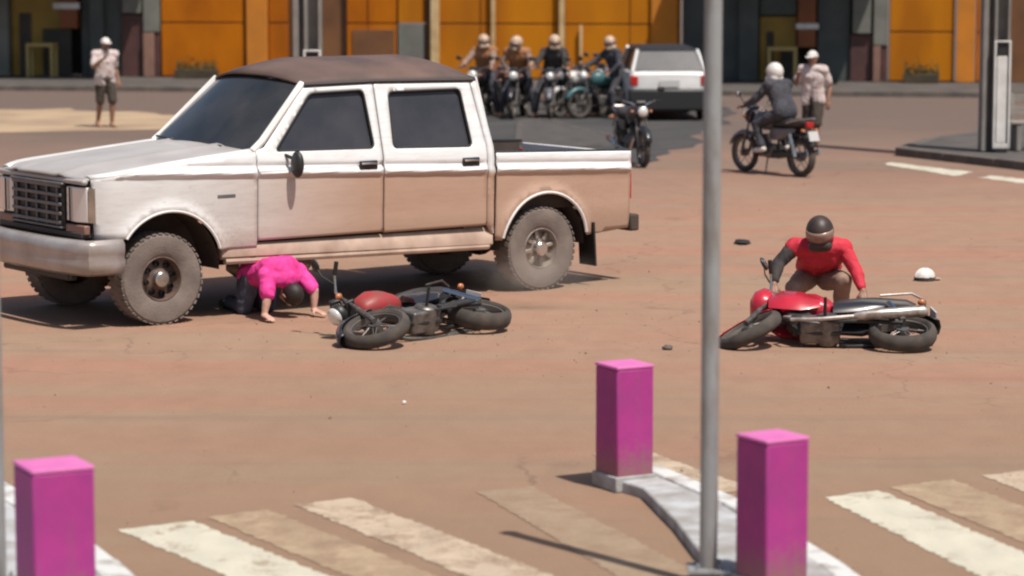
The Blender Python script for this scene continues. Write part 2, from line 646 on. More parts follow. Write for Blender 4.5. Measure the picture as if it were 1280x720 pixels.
# left dark shop
b1 = facade('dark shop front with mustard bays and red-brown pillars at the far left')
fpart(b1, 'back_wall', M_DARK, -10, 6.05, 0.13, 4.8, -1.2, -0.9)
fpart(b1, 'pillar', M_GREYW, 1.35, 2.02, 0.13, 4.6, -0.3, 0.1)
fpart(b1, 'wall_panel', M_MUSTARD, 2.05, 3.40, 0.13, 3.2, -0.32, -0.12)
fpart(b1, 'doorway', M_DARK, 2.26, 2.58, 0.13, 1.75, -0.11, -0.09)
fpart(b1, 'doorway', M_DARK, 2.90, 3.66, 0.13, 1.35, -0.09, -0.05)
fpart(b1, 'pillar', M_RUST, 3.42, 3.86, 1.36, 4.6, -0.25, 0.06)
fpart(b1, 'name_board', M_WHITE, 3.25, 3.95, 1.86, 2.02, 0.07, 0.14)
fpart(b1, 'shutter', M_SLATE, 3.9, 4.98, 0.13, 4.4, -0.5, -0.2)
fpart(b1, 'pillar', M_SLATE, 4.2, 4.55, 0.13, 4.4, -0.19, 0.05)
fpart(b1, 'wall_panel', M_MAROON, 5.0, 5.60, 0.13, 1.72, -0.4, -0.1)
fpart(b1, 'meter_box', M_GREYW, 5.06, 5.56, 1.76, 2.5, -0.4, 0.02)
fpart(b1, 'pillar', M_PINKP, 5.62, 5.90, 0.13, 1.25, -0.25, 0.08)
fpart(b1, 'pillar', M_GREYW, 5.62, 6.05, 1.28, 4.6, -0.25, 0.04)
fpart(b1, 'wall_panel', M_MAROON, 5.92, 6.05, 0.13, 1.26, -0.3, 0.0)
for k in range(4):
    fpart(b1, 'shutter', M_DARK if k % 2 else M_BROWN, -9.8 + 2.75 * k, -7.2 + 2.75 * k, 0.13, 3.6, -0.6, -0.3)
fpart(b1, 'canopy', M_GREYW, -10, 6.0, 3.3, 3.5, -0.9, 2.6)
fpart(b1, 'upper_wall', M_GREYW, -10, 6.05, 4.65, 7.0, -1.2, -0.35)

# orange building
b2 = facade('long orange sheet-clad building behind the pickup, with pale posts along its front')
sheets(b2, 6.08, 8.30, [], M_ORANGE)
fpart(b2, 'pillar', M_ORANGE3, 8.36, 8.9, 0.13, 4.6, -0.3, 0.12)
sheets(b2, 8.92, 9.44, [], M_ORANGE)
fpart(b2, 'shutter', M_BROWN, 9.46, 10.9, 0.13, 4.5, -0.5, -0.2)
sheets(b2, 10.95, 12.26, [11.5], M_ORANGE)
fpart(b2, 'shutter', M_BROWN, 11.1, 12.2, 0.16, 1.36, 0.004, 0.03)
fpart(b2, 'pillar', M_GREYW, 12.3, 12.98, 0.13, 1.5, -0.3, 0.05)
fpart(b2, 'wall_sheet', M_ORANGE2, 12.3, 12.98, 1.54, 4.55, -0.3, 0.03)
fpart(b2, 'pillar', M_SEAM, 13.0, 13.14, 0.13, 4.5, -0.3, 0.02)
sheets(b2, 13.16, 19.45, [14.4, 16.55, 18.2], M_ORANGE2)
for u, w, hgt in ((13.27, 0.20, 4.6), (14.75, 0.10, 4.6), (16.5, 0.13, 4.6), (16.98, 0.07, 1.5), (18.62, 0.10, 1.05)):
    fpart(b2, 'post', M_CREAM, u - w / 2, u + w / 2, 0.13, hgt, 0.06, 0.06 + w)
fpart(b2, 'pillar', M_ORANGE3, 18.75, 19.4, 0.13, 4.6, 0.004, 0.1)
fpart(b2, 'upper_wall', M_ORANGE, 6.1, 19.45, 4.62, 7.2, -0.3, 0.0)
# second dark shop, to the right
b3 = facade('dark shop front with mustard bays behind the ridden motorcycle')
fpart(b3, 'back_wall', M_DARK, 19.5, 24.6, 0.13, 4.8, -1.2, -0.9)
fpart(b3, 'shutter', M_SLATE, 19.5, 21.3, 0.13, 3.4, -0.6, -0.3)
fpart(b3, 'pillar', M_SLATE, 20.95, 21.42, 0.13, 4.4, -0.25, 0.05)
fpart(b3, 'wall_panel', M_MUSTARD, 21.45, 22.36, 0.13, 1.72, -0.32, -0.12)
fpart(b3, 'wall_panel', M_SLATE, 21.45, 22.36, 1.76, 3.2, -0.32, -0.14)
fpart(b3, 'doorway', M_DARK, 21.62, 21.80, 0.13, 1.35, -0.11, -0.09)
fpart(b3, 'doorway', M_DARK, 21.98, 22.42, 0.13, 0.95, -0.09, -0.05)
fpart(b3, 'pillar', M_RUST, 22.40, 22.84, 0.97, 4.6, -0.25, 0.06)
fpart(b3, 'name_board', M_WHITE, 22.36, 22.92, 1.42, 1.56, 0.07, 0.14)
fpart(b3, 'shutter', M_SLATE, 22.88, 23.68, 0.13, 4.4, -0.5, -0.2)
fpart(b3, 'wall_panel', M_MAROON, 23.70, 24.25, 0.13, 1.28, -0.4, -0.1)
fpart(b3, 'meter_box', M_GREYW, 23.75, 24.2, 1.32, 2.5, -0.4, 0.02)
fpart(b3, 'pillar', M_PINKP, 24.27, 24.45, 0.13, 1.0, -0.25, 0.08)
fpart(b3, 'pillar', M_GREYW, 24.27, 24.62, 1.03, 4.6, -0.25, 0.04)
fpart(b3, 'wall_panel', M_MAROON, 24.47, 24.62, 0.13, 1.01, -0.3, 0.0)
fpart(b3, 'canopy', M_GREYW, 19.5, 24.6, 3.3, 3.5, -0.9, 2.6)
fpart(b3, 'upper_wall', M_GREYW, 19.5, 24.62, 4.65, 7.0, -1.2, -0.35)
# orange building at the right end
b4 = facade('orange sheet-clad building at the right, behind the concrete pole')
sheets(b4, 24.66, 26.25, [], M_ORANGE2, 1.36)
fpart(b4, 'pillar', M_ORANGE3, 26.30, 26.75, 0.13, 4.6, -0.3, 0.12)
sheets(b4, 26.78, 27.25, [], M_ORANGE, 1.36)
fpart(b4, 'shutter', M_BROWN, 27.28, 28.4, 0.13, 4.5, -0.5, -0.2)
sheets(b4, 28.45, 33.0, [29.6, 31.2], M_ORANGE, 1.36)
fpart(b4, 'shutter', M_BROWN, 28.6, 29.5, 0.16, 1.2, 0.004, 0.03)
sheets(b4, 33.05, 44.0, [35, 37, 39, 41.5], M_ORANGE2, 1.36)
fpart(b4, 'upper_wall', M_ORANGE, 24.7, 44.0, 4.62, 7.2, -0.3, 0.0)

# ------------------------------------------------------------------ pickup truck
# local frame: x rearwards from the front axle, y towards the far side, z up; near body side at y = -0.98
TPSI = radians(36.5)
T_A = Vector((-3.113, 24.15, 0))
T_N = Vector((-sin(TPSI), cos(TPSI), 0))
tloc = T_A + T_N * 0.98
truck = thing('pickup_truck', 'dusty white and beige crew-cab pickup truck stopped across the road', 'pickup truck', tloc, TPSI)

M_TP = truck_paint('pickup_body_paint', (0.76, 0.77, 0.775), (0.45, 0.285, 0.200), 1.345, amount=0.95)
M_HOOD = mat('pickup_dusty_hood', (0.37, 0.345, 0.33), 0.5, col2=(0.46, 0.435, 0.42), scale=1.6, coat=0.2, detail=7)
M_ROOF = mat('pickup_dusty_dark_roof', (0.15, 0.098, 0.080), 0.65, spec=0.3, col2=(0.095, 0.065, 0.058), scale=2.2, detail=7, coat=0.1)
M_GLASS = mat('tinted_glass', (0.038, 0.040, 0.050), 0.2, col2=(0.055, 0.056, 0.064), scale=3, spec=0.35)
M_WSCR = mat('windscreen_glass', (0.022, 0.025, 0.028), 0.16, col2=(0.05, 0.048, 0.048), scale=2, spec=0.6)
M_RUB = mat('black_rubber', (0.018, 0.017, 0.016), 0.7)
M_PLB = mat('black_plastic', (0.02, 0.02, 0.021), 0.5)
M_TYRE = mat('dusty_tyre', (0.21, 0.172, 0.150), 0.95, col2=(0.145, 0.118, 0.102), scale=5, bump=0.3, bscale=60)
M_RIMD = mat('dirty_steel_rim', (0.17, 0.115, 0.088), 0.6, 0.3, col2=(0.09, 0.06, 0.05), scale=9)
M_RIML = mat('dirty_alloy_rim', (0.36, 0.31, 0.265), 0.5, 0.4, col2=(0.22, 0.18, 0.15), scale=9)
M_HUB = mat('shiny_hub', (0.62, 0.58, 0.54), 0.25, 0.9)
M_CHROME = mat('chrome', (0.70, 0.69, 0.68), 0.16, 1.0, col2=(0.50, 0.47, 0.44), scale=6)
M_BUMP = mat('pickup_bumper_paint', (0.44, 0.41, 0.40), 0.34, 0.3, col2=(0.30, 0.25, 0.225), scale=3, coat=0.2)
M_UNDER = mat('underbody', (0.045, 0.034, 0.028), 0.9, col2=(0.075, 0.055, 0.043), scale=6)
M_LENS = mat('headlamp_lens', (0.74, 0.73, 0.71), 0.12, 0.25, coat=0.6)
M_AMBER = mat('amber_lens', (0.45, 0.16, 0.06), 0.25)
M_REDL = mat('red_lens', (0.42, 0.02, 0.015), 0.2)
M_GRILLE = mat('grille_plastic', (0.10, 0.105, 0.115), 0.4, col2=(0.15, 0.14, 0.135), scale=6)
M_BEIGE = mat('rocker_beige', (0.50, 0.37, 0.29), 0.5, col2=(0.34, 0.235, 0.18), scale=4)


def inpoly(p, poly):
    x, y = p
    c = False
    n = len(poly)
    j = n - 1
    for i in range(n):
        xi, yi = poly[i]
        xj, yj = poly[j]
        if (yi > y) != (yj > y) and x < (xj - xi) * (y - yi) / (yj - yi) + xi:
            c = not c
        j = i
    return c


def densify(poly, step):
    out = []
    n = len(poly)
    for i in range(n):
        a = Vector(poly[i])
        b = Vector(poly[(i + 1) % n])
        k = max(1, math.ceil((b - a).length / step))
        for j in range(k):
            q = a.lerp(b, j / k)
            out.append((q.x, q.y))
    return out


def rounded(poly, r, seg=4):
    """Round the corners of a polygon."""
    out = []
    n = len(poly)
    for i in range(n):
        p = Vector(poly[i])
        a = (Vector(poly[i - 1]) - p)
        b = (Vector(poly[(i + 1) % n]) - p)
        rr = min(r, a.length * 0.4, b.length * 0.4)
        p0 = p + a.normalized() * rr
        p1 = p + b.normalized() * rr
        for k in range(seg + 1):
            t = k / seg
            q = p0 * (1 - t) ** 2 + p * 2 * t * (1 - t) + p1 * t * t
            out.append((q.x, q.y))
    return out


def skin_panel(outline, holes, yf, step=0.05, zlines=()):
    ol = densify(outline, step)
    hl = [densify(h, step) for h in holes]
    pts = list(ol)
    edges = [(i, (i + 1) % len(ol)) for i in range(len(ol))]
    for h in hl:
        o = len(pts)
        pts += h
        edges += [(o + i, o + (i + 1) % len(h)) for i in range(len(h))]
    bound = list(pts)
    xs = [p[0] for p in ol]
    zs = [p[1] for p in ol]
    zz = []
    z = min(zs) + step / 2
    while z < max(zs):
        zz.append(z)
        z += step
    zz += list(zlines)
    x = min(xs) + step / 2
    while x < max(xs):
        for z in zz:
            if inpoly((x, z), ol) and not any(inpoly((x, z), h) for h in hl):
                if min((x - a) ** 2 + (z - b) ** 2 for a, b in bound) > (0.45 * step) ** 2:
                    pts.append((x, z))
        x += step
    r = delaunay_2d_cdt([Vector(p) for p in pts], edges, [], 0, 1e-5)
    V, F = r[0], r[2]
    mb = MB()
    mb.v = [Vector((p.x, yf(p.x, p.y), p.y)) for p in V]
    for f in F:
        c = sum((V[i] for i in f), Vector((0, 0))) / len(f)
        p0, p1, p2 = V[f[0]], V[f[1]], V[f[2]]
        area = abs((p1 - p0).cross(p2 - p0)) / 2
        if area > 2e-6 and inpoly(c, ol) and not any(inpoly(c, h) for h in hl):
            mb.f.append(tuple(f))
    return mb


def yside(x, z):
    if z < 1.2:
        y = -0.98 + 0.055 * ((1.2 - z) / 0.7) ** 2
    elif z < 1.45:
        y = -0.98 + 0.025 * ((z - 1.2) / 0.25) ** 2
    else:
        y = -0.955 + (z - 1.45) * 0.26
    zl = 1.345 - 0.036 * x
    y -= 0.020 * math.exp(-((z - zl - 0.012) / 0.020) ** 2)
    y += 0.016 * math.exp(-((z - zl - 0.075) / 0.022) ** 2)
    y += 0.012 / (1 + math.exp((z - zl + 0.02) / 0.006)) * (1 if z > 0.9 else max(0.0, (z - 0.75) / 0.15))
    # flare round the wheel arches
    for cx, cz, r in ((0.06, 0.48, 0.55), (4.28, 0.45, 0.53)):
        d = sqrt((x - cx) ** 2 + (z - cz) ** 2) - r
        y -= 0.045 * math.exp(-(d / 0.055) ** 2)
    # corner of the nose
    if x < -0.45 and z < 1.4:
        y += 0.10 * ((-0.45 - x) / 0.2) ** 2
    return y


def arch(cx, cz, r, z0, z0b=None, n=22):
    """Arc points from the rear lower end over the top to the front lower end."""
    z0b = z0 if z0b is None else z0b
    a0 = math.asin((z0 - cz) / r)
    a1 = pi - math.asin((z0b - cz) / r)
    return [(cx + r * cos(a0 + (a1 - a0) * k / n), cz + r * sin(a0 + (a1 - a0) * k / n)) for k in range(n + 1)]


ZL = (1.16, 1.175, 1.19, 1.205, 1.22, 1.235, 1.25, 1.265, 1.28, 1.295, 1.31, 1.325, 1.34, 1.355, 1.37, 1.385, 1.40, 1.415, 1.43)
# front fender (outline runs clockwise from the nose)
fender_o = [(-0.63, 0.80), (-0.65, 1.33), (-0.2, 1.398), (0.25, 1.445), (0.7, 1.485), (0.985, 1.505), (0.985, 0.64)] + arch(0.06, 0.48, 0.55, 0.64, 0.80)
pf = skin_panel(fender_o, [], yside, 0.05, ZL)


def both(mb, name, m, parent=truck, solid=0.02, smooth=40, bevel=0):
    o = mb.build(name, m, parent, smooth=smooth, solid=solid, bevel=bevel)
    o2 = o.copy()
    COL.objects.link(o2)
    o2.parent = parent
    o2.scale = (1, -1, 1)
    return o, o2


both(pf, 'front_fender', M_TP)
# fender top roll to the hood
rings = []
for k in range(20):
    x = -0.65 + (0.985 + 0.65) * k / 19
    zt = 1.33 + (0.175) * ((x + 0.65) / 1.635) ** 0.85
    y0 = yside(x, zt)
    rings.append([(x, y0, zt - 0.002), (x, y0 + 0.02, zt + 0.018), (x, y0 + 0.06, zt + 0.026), (x, y0 + 0.115, zt + 0.02), (x, y0 + 0.125, zt - 0.03)])
both(MB().loft(rings, cap=False, close=False), 'fender_top', mat('pickup_white_upper', (0.80, 0.79, 0.77), 0.35, col2=(0.70, 0.68, 0.65), scale=3, coat=0.25))


# hood
def hood_z(x, t):
    zt = 1.33 + 0.175 * max(0.0, (x + 0.65) / 1.635) ** 0.85
    z = zt + 0.012 + 0.045 * (1 - t * t)
    z += 0.018 * math.exp(-((abs(t) - 0.52) / 0.07) ** 2)
    if x < -0.5:
        z -= 0.35 * (-0.5 - x) ** 1.6
    return z


mb = MB()
nx, ny = 26, 29
for i in range(nx):
    for j in range(ny):
        t = -1 + 2 * j / (ny - 1)
        fx = i / (nx - 1)
        x0 = -0.70 - 0.05 * (1 - t * t)
        x = x0 + (0.97 - 0.10 * (1 - t * t) - x0) * fx
        mb.v.append(Vector((x, t * 0.845, hood_z(x, t))))
for i in range(nx - 1):
    for j in range(ny - 1):
        a = i * ny + j
        mb.f.append((a, a + 1, a + ny + 1, a + ny))
mb.build('hood', M_HOOD, truck, solid=0.02)

# nose panel behind lamps and grille, cowl
MB().box((-0.60, 0, 1.03), (0.10, 1.74, 0.56)).build('nose_panel', M_PLB, truck)
MB().box((-0.705, 0, 1.308), (0.06, 1.74, 0.05)).build('grille_header', M_HOOD, truck, bevel=0.02)
MB().box((0.98, 0, 1.475), (0.22, 1.66, 0.06)).build('cowl', M_PLB, truck, bevel=0.01)

# grille with bars
gr = MB().box((-0.705, 0, 1.085), (0.05, 1.00, 0.39)).build('grille', M_PLB, truck, bevel=0.01)
for k in range(5):
    MB().box((-0.745, 0, 0.925 + 0.082 * k), (0.03, 0.95, 0.030)).build('grille_bar', M_GRILLE, gr, bevel=0.006)
for k in range(5):
    MB().box((-0.742, -0.40 + 0.20 * k, 1.085), (0.022, 0.022, 0.37)).build('grille_bar', M_GRILLE, gr, bevel=0.005)
MB().box((-0.735, 0, 1.275), (0.05, 1.02, 0.022)).build('grille_frame', M_GRILLE, gr, bevel=0.008)
MB().box((-0.735, 0, 0.885), (0.05, 1.02, 0.022)).build('grille_frame', M_GRILLE, gr, bevel=0.008)
for s in (-1, 1):
    hl = MB()
    hl.loft([[(-0.72, s * 0.53, z) for z in (0.95, 1.262)][::1] + [(-0.62, s * 0.53, 1.262), (-0.62, s * 0.53, 0.95)],
             [(-0.735, s * 0.72, 0.95), (-0.735, s * 0.72, 1.262), (-0.62, s * 0.72, 1.262), (-0.62, s * 0.72, 0.95)],
             [(-0.69, s * 0.86, 0.95), (-0.69, s * 0.86, 1.262), (-0.58, s * 0.86, 1.262), (-0.58, s * 0.86, 0.95)]])
    h = hl.build('headlight', M_LENS, truck, bevel=0.01)
    MB().box((-0.742, s * 0.635, 1.105), (0.012, 0.012, 0.30)).build('lens_divider', M_PLB, h)
    sl = MB()
    sl.loft([[(-0.685, s * 0.875, 0.95), (-0.685, s * 0.875, 1.262), (-0.60, s * 0.84, 1.262), (-0.60, s * 0.84, 0.95)],
             [(-0.64, s * 0.915, 0.95), (-0.64, s * 0.915, 1.262), (-0.58, s * 0.86, 1.262), (-0.58, s * 0.86, 0.95)]])
    sl.build('side_marker', M_CHROME, truck, bevel=0.004)
    MB().box((-0.70, s * 0.70, 0.885), (0.06, 0.36, 0.085)).build('turn_signal', mat('dull_lens', (0.22, 0.12, 0.10), 0.3), truck, bevel=0.012)
MB().box((-0.68, 0, 0.835), (0.12, 1.70, 0.05)).build('valance', mat('dark_valance', (0.05, 0.04, 0.038), 0.6), truck, bevel=0.01)

# front bumper
prof = [(0.00, 0.50), (-0.045, 0.53), (-0.06, 0.60), (-0.04, 0.655), (-0.055, 0.69), (-0.055, 0.76), (-0.02, 0.795), (0.05, 0.795)]
path = []
for k in range(25):
    t = -1 + 2 * k / 24
    y = t * 0.985
    x = -0.86 + 0.10 * abs(t) ** 3
    path.append((x, y, 0))
ends = [(-0.62, -1.00), (-0.42, -0.985)]
full = [(-0.42, -0.985, 1), (-0.58, -1.0, 1), (-0.70, -0.995, 1)] + path + [(-0.70, 0.995, 1), (-0.58, 1.0, 1), (-0.42, 0.985, 1)]
rings = []
for i, (x, y, fl) in enumerate(full):
    p0 = Vector(full[max(0, i - 1)][:2])
    p1 = Vector(full[min(len(full) - 1, i + 1)][:2])
    t = (p1 - p0).normalized()
    nn = Vector((-t.y, t.x))
    if nn.x * -1 + nn.y * (1 if y > 0 else -1) * 0.3 < 0 and abs(y) < 0.97:
        nn = -nn
    if abs(y) >= 0.97:
        nn = Vector((-0.2 if abs(x) > 0.65 else 0, 1 if y > 0 else -1)).normalized()
    rings.append([(x + nn.x * -px * 0.9, y + nn.y * -px * 0.9, pz) for px, pz in prof])
MB().loft(rings, cap=False, close=False).build('front_bumper', M_BUMP, truck, solid=0.02, smooth=50)
MB().box((-0.73, 0, 0.47), (0.10, 1.3, 0.10)).build('air_dam', M_PLB, truck, bevel=0.02)

# doors
WIN_F = rounded([(1.20, 1.51), (1.655, 2.015), (2.25, 2.03), (2.285, 1.492)], 0.05)
WIN_R = rounded([(2.50, 1.485), (2.53, 2.005), (3.36, 2.01), (3.41, 1.462)], 0.05)
door_f = [(0.995, 0.70), (0.995, 1.515), (1.09, 1.55), (1.60, 2.075), (2.365, 2.085), (2.365, 0.70)]
door_r = [(2.38, 0.69), (2.38, 2.085), (3.485, 2.07), (3.575, 1.45), (3.575, 0.69)]
cab_c = [(3.585, 0.69), (3.585, 1.45), (3.50, 2.075), (3.575, 2.075), (3.66, 1.45), (3.665, 0.56)]
for nm, ol, wn_, mname in (('front_door', door_f, WIN_F, 'f'), ('rear_door', door_r, WIN_R, 'r')):
    d1, d2 = both(skin_panel(ol, [wn_], yside, 0.05, ZL), nm, M_TP)
    big = [((x - sum(p[0] for p in wn_) / len(wn_)) * 1.03 + sum(p[0] for p in wn_) / len(wn_), (z - sum(p[1] for p in wn_) / len(wn_)) * 1.04 + sum(p[1] for p in wn_) / len(wn_)) for x, z in wn_]
    for d in (d1, d2):
        g = skin_panel(big, [], lambda x, z: yside(x, z) + 0.022, 0.12)
        g.build('window', M_GLASS, d)
        # rubber seal
        loop = [(x, yside(x, z) - 0.006, z) for x, z in wn_]
        MB().tube(loop + [loop[0]], 0.011, 5, cap=False).build('window_seal', M_RUB, d)
        hx = 2.19 if mname == 'f' else 3.38
        hz = 1.345 - 0.02 * (hx - 2.1)
        yy = yside(hx, hz - 0.05)
        MB().box((hx, yy - 0.006, hz - 0.005), (0.20, 0.02, 0.085)).build('handle_recess', M_PLB, d, bevel=0.008)
        MB().tube([(hx - 0.085, yy - 0.02, hz + 0.01), (hx, yy - 0.035, hz + 0.015), (hx + 0.085, yy - 0.02, hz + 0.01)], 0.012, 6).build('handle', M_CHROME, d)
        if mname == 'f':
            mm = MB()
            mm.tube([(1.30, -0.95, 1.47), (1.33, -1.05, 1.44)], 0.016, 6)
            mm.tube([(1.36, -0.98, 1.33), (1.35, -1.05, 1.36)], 0.012, 6)
            mm.sphere((1.35, -1.085, 1.39), (0.05, 0.085, 0.125), 16, 10)
            mm.build('side_mirror', M_PLB, d)
both(skin_panel(cab_c, [], yside, 0.06, ZL), 'cab_rear_pillar', M_TP)

# windscreen pillars, windscreen, roof, rear wall
for s in (-1, 1):
    MB().tube([(0.97, s * 0.915, 1.515), (1.08, s * 0.905, 1.60), (1.60, s * 0.775, 2.11)], 0.035, 8).build('windscreen_pillar', MATS['pickup_white_upper'], truck)
    MB().tube([(1.60, s * 0.80, 2.10), (2.4, s * 0.795, 2.112), (3.53, s * 0.80, 2.095)], 0.022, 6).build('drip_rail', mat('dark_drip_rail', (0.05, 0.042, 0.04), 0.6), truck)
mb = MB()
n1, n2 = 8, 17
for i in range(n1):
    f = i / (n1 - 1)
    for j in range(n2):
        t = -1 + 2 * j / (n2 - 1)
        hw = 0.905 + (0.765 - 0.905) * f
        x = 0.965 + 0.635 * f - 0.14 * (1 - t * t) * (1 - 0.3 * f)
        z = 1.505 + 0.60 * f + 0.05 * f * (1 - t * t) + 0.02 * (1 - f)
        mb.v.append(Vector((x, t * hw, z)))
for i in range(n1 - 1):
    for j in range(n2 - 1):
        a = i * n2 + j
        mb.f.append((a, a + 1, a + n2 + 1, a + n2))
ws = mb.build('windscreen', M_WSCR, truck)
for y0 in (-0.55, 0.15):
    MB().tube([(0.86, y0, 1.545), (0.88, y0 + 0.55, 1.575)], 0.010, 5).build('wiper', M_PLB, truck)
mb = MB()
n1, n2 = 22, 17
for i in range(n1):
    f = i / (n1 - 1)
    for j in range(n2):
        t = -1 + 2 * j / (n2 - 1)
        hw = 0.785
        x0 = 1.58 - 0.10 * (1 - t * t)
        x = x0 + (3.58 - x0) * f
        crown = (1 - abs(t) ** 2.6)
        env = min(1.0, f / 0.25) ** 0.6 * min(1.0, (1 - f) / 0.18) ** 0.6
        z = 2.10 + 0.075 * crown + 0.135 * crown * env
        mb.v.append(Vector((x, t * hw, z)))
for i in range(n1 - 1):
    for j in range(n2 - 1):
        a = i * n2 + j
        mb.f.append((a, a + 1, a + n2 + 1, a + n2))
mb.build('roof', M_ROOF, truck, solid=0.02)
bw = MB()
bw.loft([[(3.66, -0.94, 0.6), (3.66, 0.94, 0.6), (3.68, 0.94, 0.6), (3.68, -0.94, 0.6)],
         [(3.65, -0.94, 1.45), (3.65, 0.94, 1.45), (3.67, 0.94, 1.45), (3.67, -0.94, 1.45)]])
bw.loft([[(3.65, -0.94, 1.45), (3.65, -0.70, 1.45), (3.67, -0.70, 1.45), (3.67, -0.94, 1.45)], [(3.56, -0.80, 2.12), (3.56, -0.66, 2.14), (3.58, -0.66, 2.14), (3.58, -0.80, 2.12)]])
bw.loft([[(3.65, 0.94, 1.45), (3.65, 0.70, 1.45), (3.67, 0.70, 1.45), (3.67, 0.94, 1.45)], [(3.56, 0.80, 2.12), (3.56, 0.66, 2.14), (3.58, 0.66, 2.14), (3.58, 0.80, 2.12)]])
cw = bw.build('cab_rear_wall', MATS['pickup_white_upper'], truck)
MB().loft([[(3.645, -0.70, 1.45), (3.645, 0.70, 1.45), (3.655, 0.70, 1.45), (3.655, -0.70, 1.45)], [(3.555, -0.66, 2.12), (3.555, 0.66, 2.12), (3.565, 0.66, 2.12), (3.565, -0.66, 2.12)]]).build('rear_window', M_GLASS, cw)
# interior mass behind the dark glass
MB().box((2.3, 0, 1.15), (2.5, 1.74, 0.7)).build('cabin_interior', M_PLB, truck)
for sx in (1.75, 2.75):
    for sy in (-0.42, 0.42):
        MB().box((sx + 0.15, sy, 1.60), (0.16, 0.5, 0.55), rot=(0, 0.15, 0)).build('seat_back', M_PLB, truck, bevel=0.05)

# load bed
bed_o = [(3.69, 0.53), (3.69, 1.385), (5.36, 1.335), (5.36, 0.56), (4.90, 0.52)] + arch(4.28, 0.45, 0.53, 0.52, 0.53)[0:]
both(skin_panel(bed_o, [], yside, 0.05, ZL), 'bed_side', M_TP)
for s in (-1, 1):
    MB().loft([[(3.69, s * 0.97, 1.37), (3.69, s * 0.97, 1.40), (3.69, s * 0.86, 1.40), (3.69, s * 0.86, 1.37)],
               [(5.37, s * 0.97, 1.32), (5.37, s * 0.97, 1.35), (5.37, s * 0.86, 1.35), (5.37, s * 0.86, 1.32)]]).build('bed_rail', M_PLB, truck, bevel=0.006)
    MB().loft([[(3.70, s * 0.875, 0.80), (3.70, s * 0.875, 1.37), (3.70, s * 0.86, 1.37), (3.70, s * 0.86, 0.80)],
               [(5.33, s * 0.875, 0.80), (5.33, s * 0.875, 1.32), (5.33, s * 0.86, 1.32), (5.33, s * 0.86, 0.80)]]).build('bed_liner', M_UNDER, truck)
    arcp = arch(4.28, 0.45, 0.525, 0.55)
    MB().tube([(x, s * abs(yside(x, z) - 0.004), z) for x, z in arcp], 0.016, 6).build('arch_lip', MATS['pickup_white_upper'], truck)
    arcp = arch(0.06, 0.48, 0.545, 0.66, 0.80)
    MB().tube([(x, s * abs(yside(x, z) - 0.004), z) for x, z in arcp], 0.014, 6).build('arch_lip', MATS['pickup_white_upper'], truck)
    # inner wheel housings
    for cx, cz, r in ((0.06, 0.48, 0.54), (4.28, 0.45, 0.52)):
        hp = arch(cx, cz, r, cz - 0.02)
        MB().loft([[(x, s * 0.93, z) for x, z in hp], [(x, s * 0.55, z) for x, z in hp], [(cx, s * 0.55, cz)] * len(hp)], cap=False, close=False).build('wheel_housing', M_UNDER, truck)
    MB().loft([[(0.62, s * 0.92, 0.545), (0.62, s * 0.955, 0.57), (0.62, s * 0.95, 0.655), (0.62, s * 0.90, 0.68), (0.62, s * 0.80, 0.60)],
               [(3.66, s * 0.92, 0.475), (3.66, s * 0.955, 0.50), (3.66, s * 0.95, 0.585), (3.66, s * 0.90, 0.66), (3.66, s * 0.80, 0.58)]]).build('rocker_panel', M_BEIGE, truck, smooth=50)
    MB().tube([(0.66, s * 0.93, 0.525), (3.62, s * 0.93, 0.475)], 0.03, 8).build('side_step', M_BEIGE, truck)
    for x in (0.95, 2.2, 3.4):
        MB().box((x, s * 0.80, 0.53), (0.05, 0.3, 0.04)).build('step_bracket', M_UNDER, truck)
    MB().box((4.90, s * 0.86, 0.42), (0.02, 0.26, 0.44), rot=(0, -0.06, 0)).build('mud_flap', M_RUB, truck)
    MB().box((5.375, s * 0.89, 1.05), (0.03, 0.14, 0.40)).build('tail_light', M_REDL, truck, bevel=0.01)
MB().box((5.35, 0, 1.06), (0.04, 1.62, 0.52)).build('tailgate', M_TP, truck, bevel=0.01)
MB().box((5.46, 0, 0.60), (0.12, 1.86, 0.17)).build('rear_bumper', M_UNDER, truck, bevel=0.02)
MB().box((4.5, 0, 0.82), (1.64, 1.72, 0.04)).build('bed_floor', M_UNDER, truck)
MB().box((3.71, 0, 1.10), (0.03, 1.78, 0.54)).build('bed_front_wall', M_TP, truck)
# fender badge
MB().box((0.66, yside(0.66, 1.125) - 0.006, 1.125), (0.19, 0.012, 0.035)).build('fender_badge', M_GRILLE, truck, bevel=0.004)

# chassis
ch = MB()
for s in (-1, 1):
    ch.box((2.3, s * 0.42, 0.56), (5.9, 0.09, 0.16))
for x in (-0.4, 1.0, 2.3, 3.5, 5.0):
    ch.box((x, 0, 0.55), (0.10, 0.84, 0.12))
ch.build('chassis_frame', M_UNDER, truck)
for x in (0.0, 4.26):
    mb = MB().tube([(x, -0.80, 0.415), (x, 0.80, 0.415)], 0.05, 8)
    mb.sphere((x, 0.1, 0.415), (0.17, 0.15, 0.16), 12, 8)
    mb.build('axle', M_UNDER, truck)
MB().box((0.75, 0, 0.58), (1.2, 0.6, 0.35)).build('gearbox', M_UNDER, truck, bevel=0.06)
MB().tube([(1.4, 0.05, 0.5), (4.1, 0.1, 0.44)], 0.04, 8).build('drive_shaft', M_UNDER, truck)
MB().tube([(0.9, -0.55, 0.42), (1.0, -0.58, 0.41), (1.7, -0.60, 0.41), (1.8, -0.58, 0.42)], [0.03, 0.10, 0.10, 0.03], 10).build('muffler', mat('muffler_steel', (0.35, 0.31, 0.28), 0.5, 0.6, col2=(0.2, 0.15, 0.12), scale=8), truck)
MB().tube([(0.0, -0.45, 0.40), (0.75, -0.50, 0.50), (0.95, -0.55, 0.60)], 0.035, 8).build('suspension_arm', M_UNDER, truck)


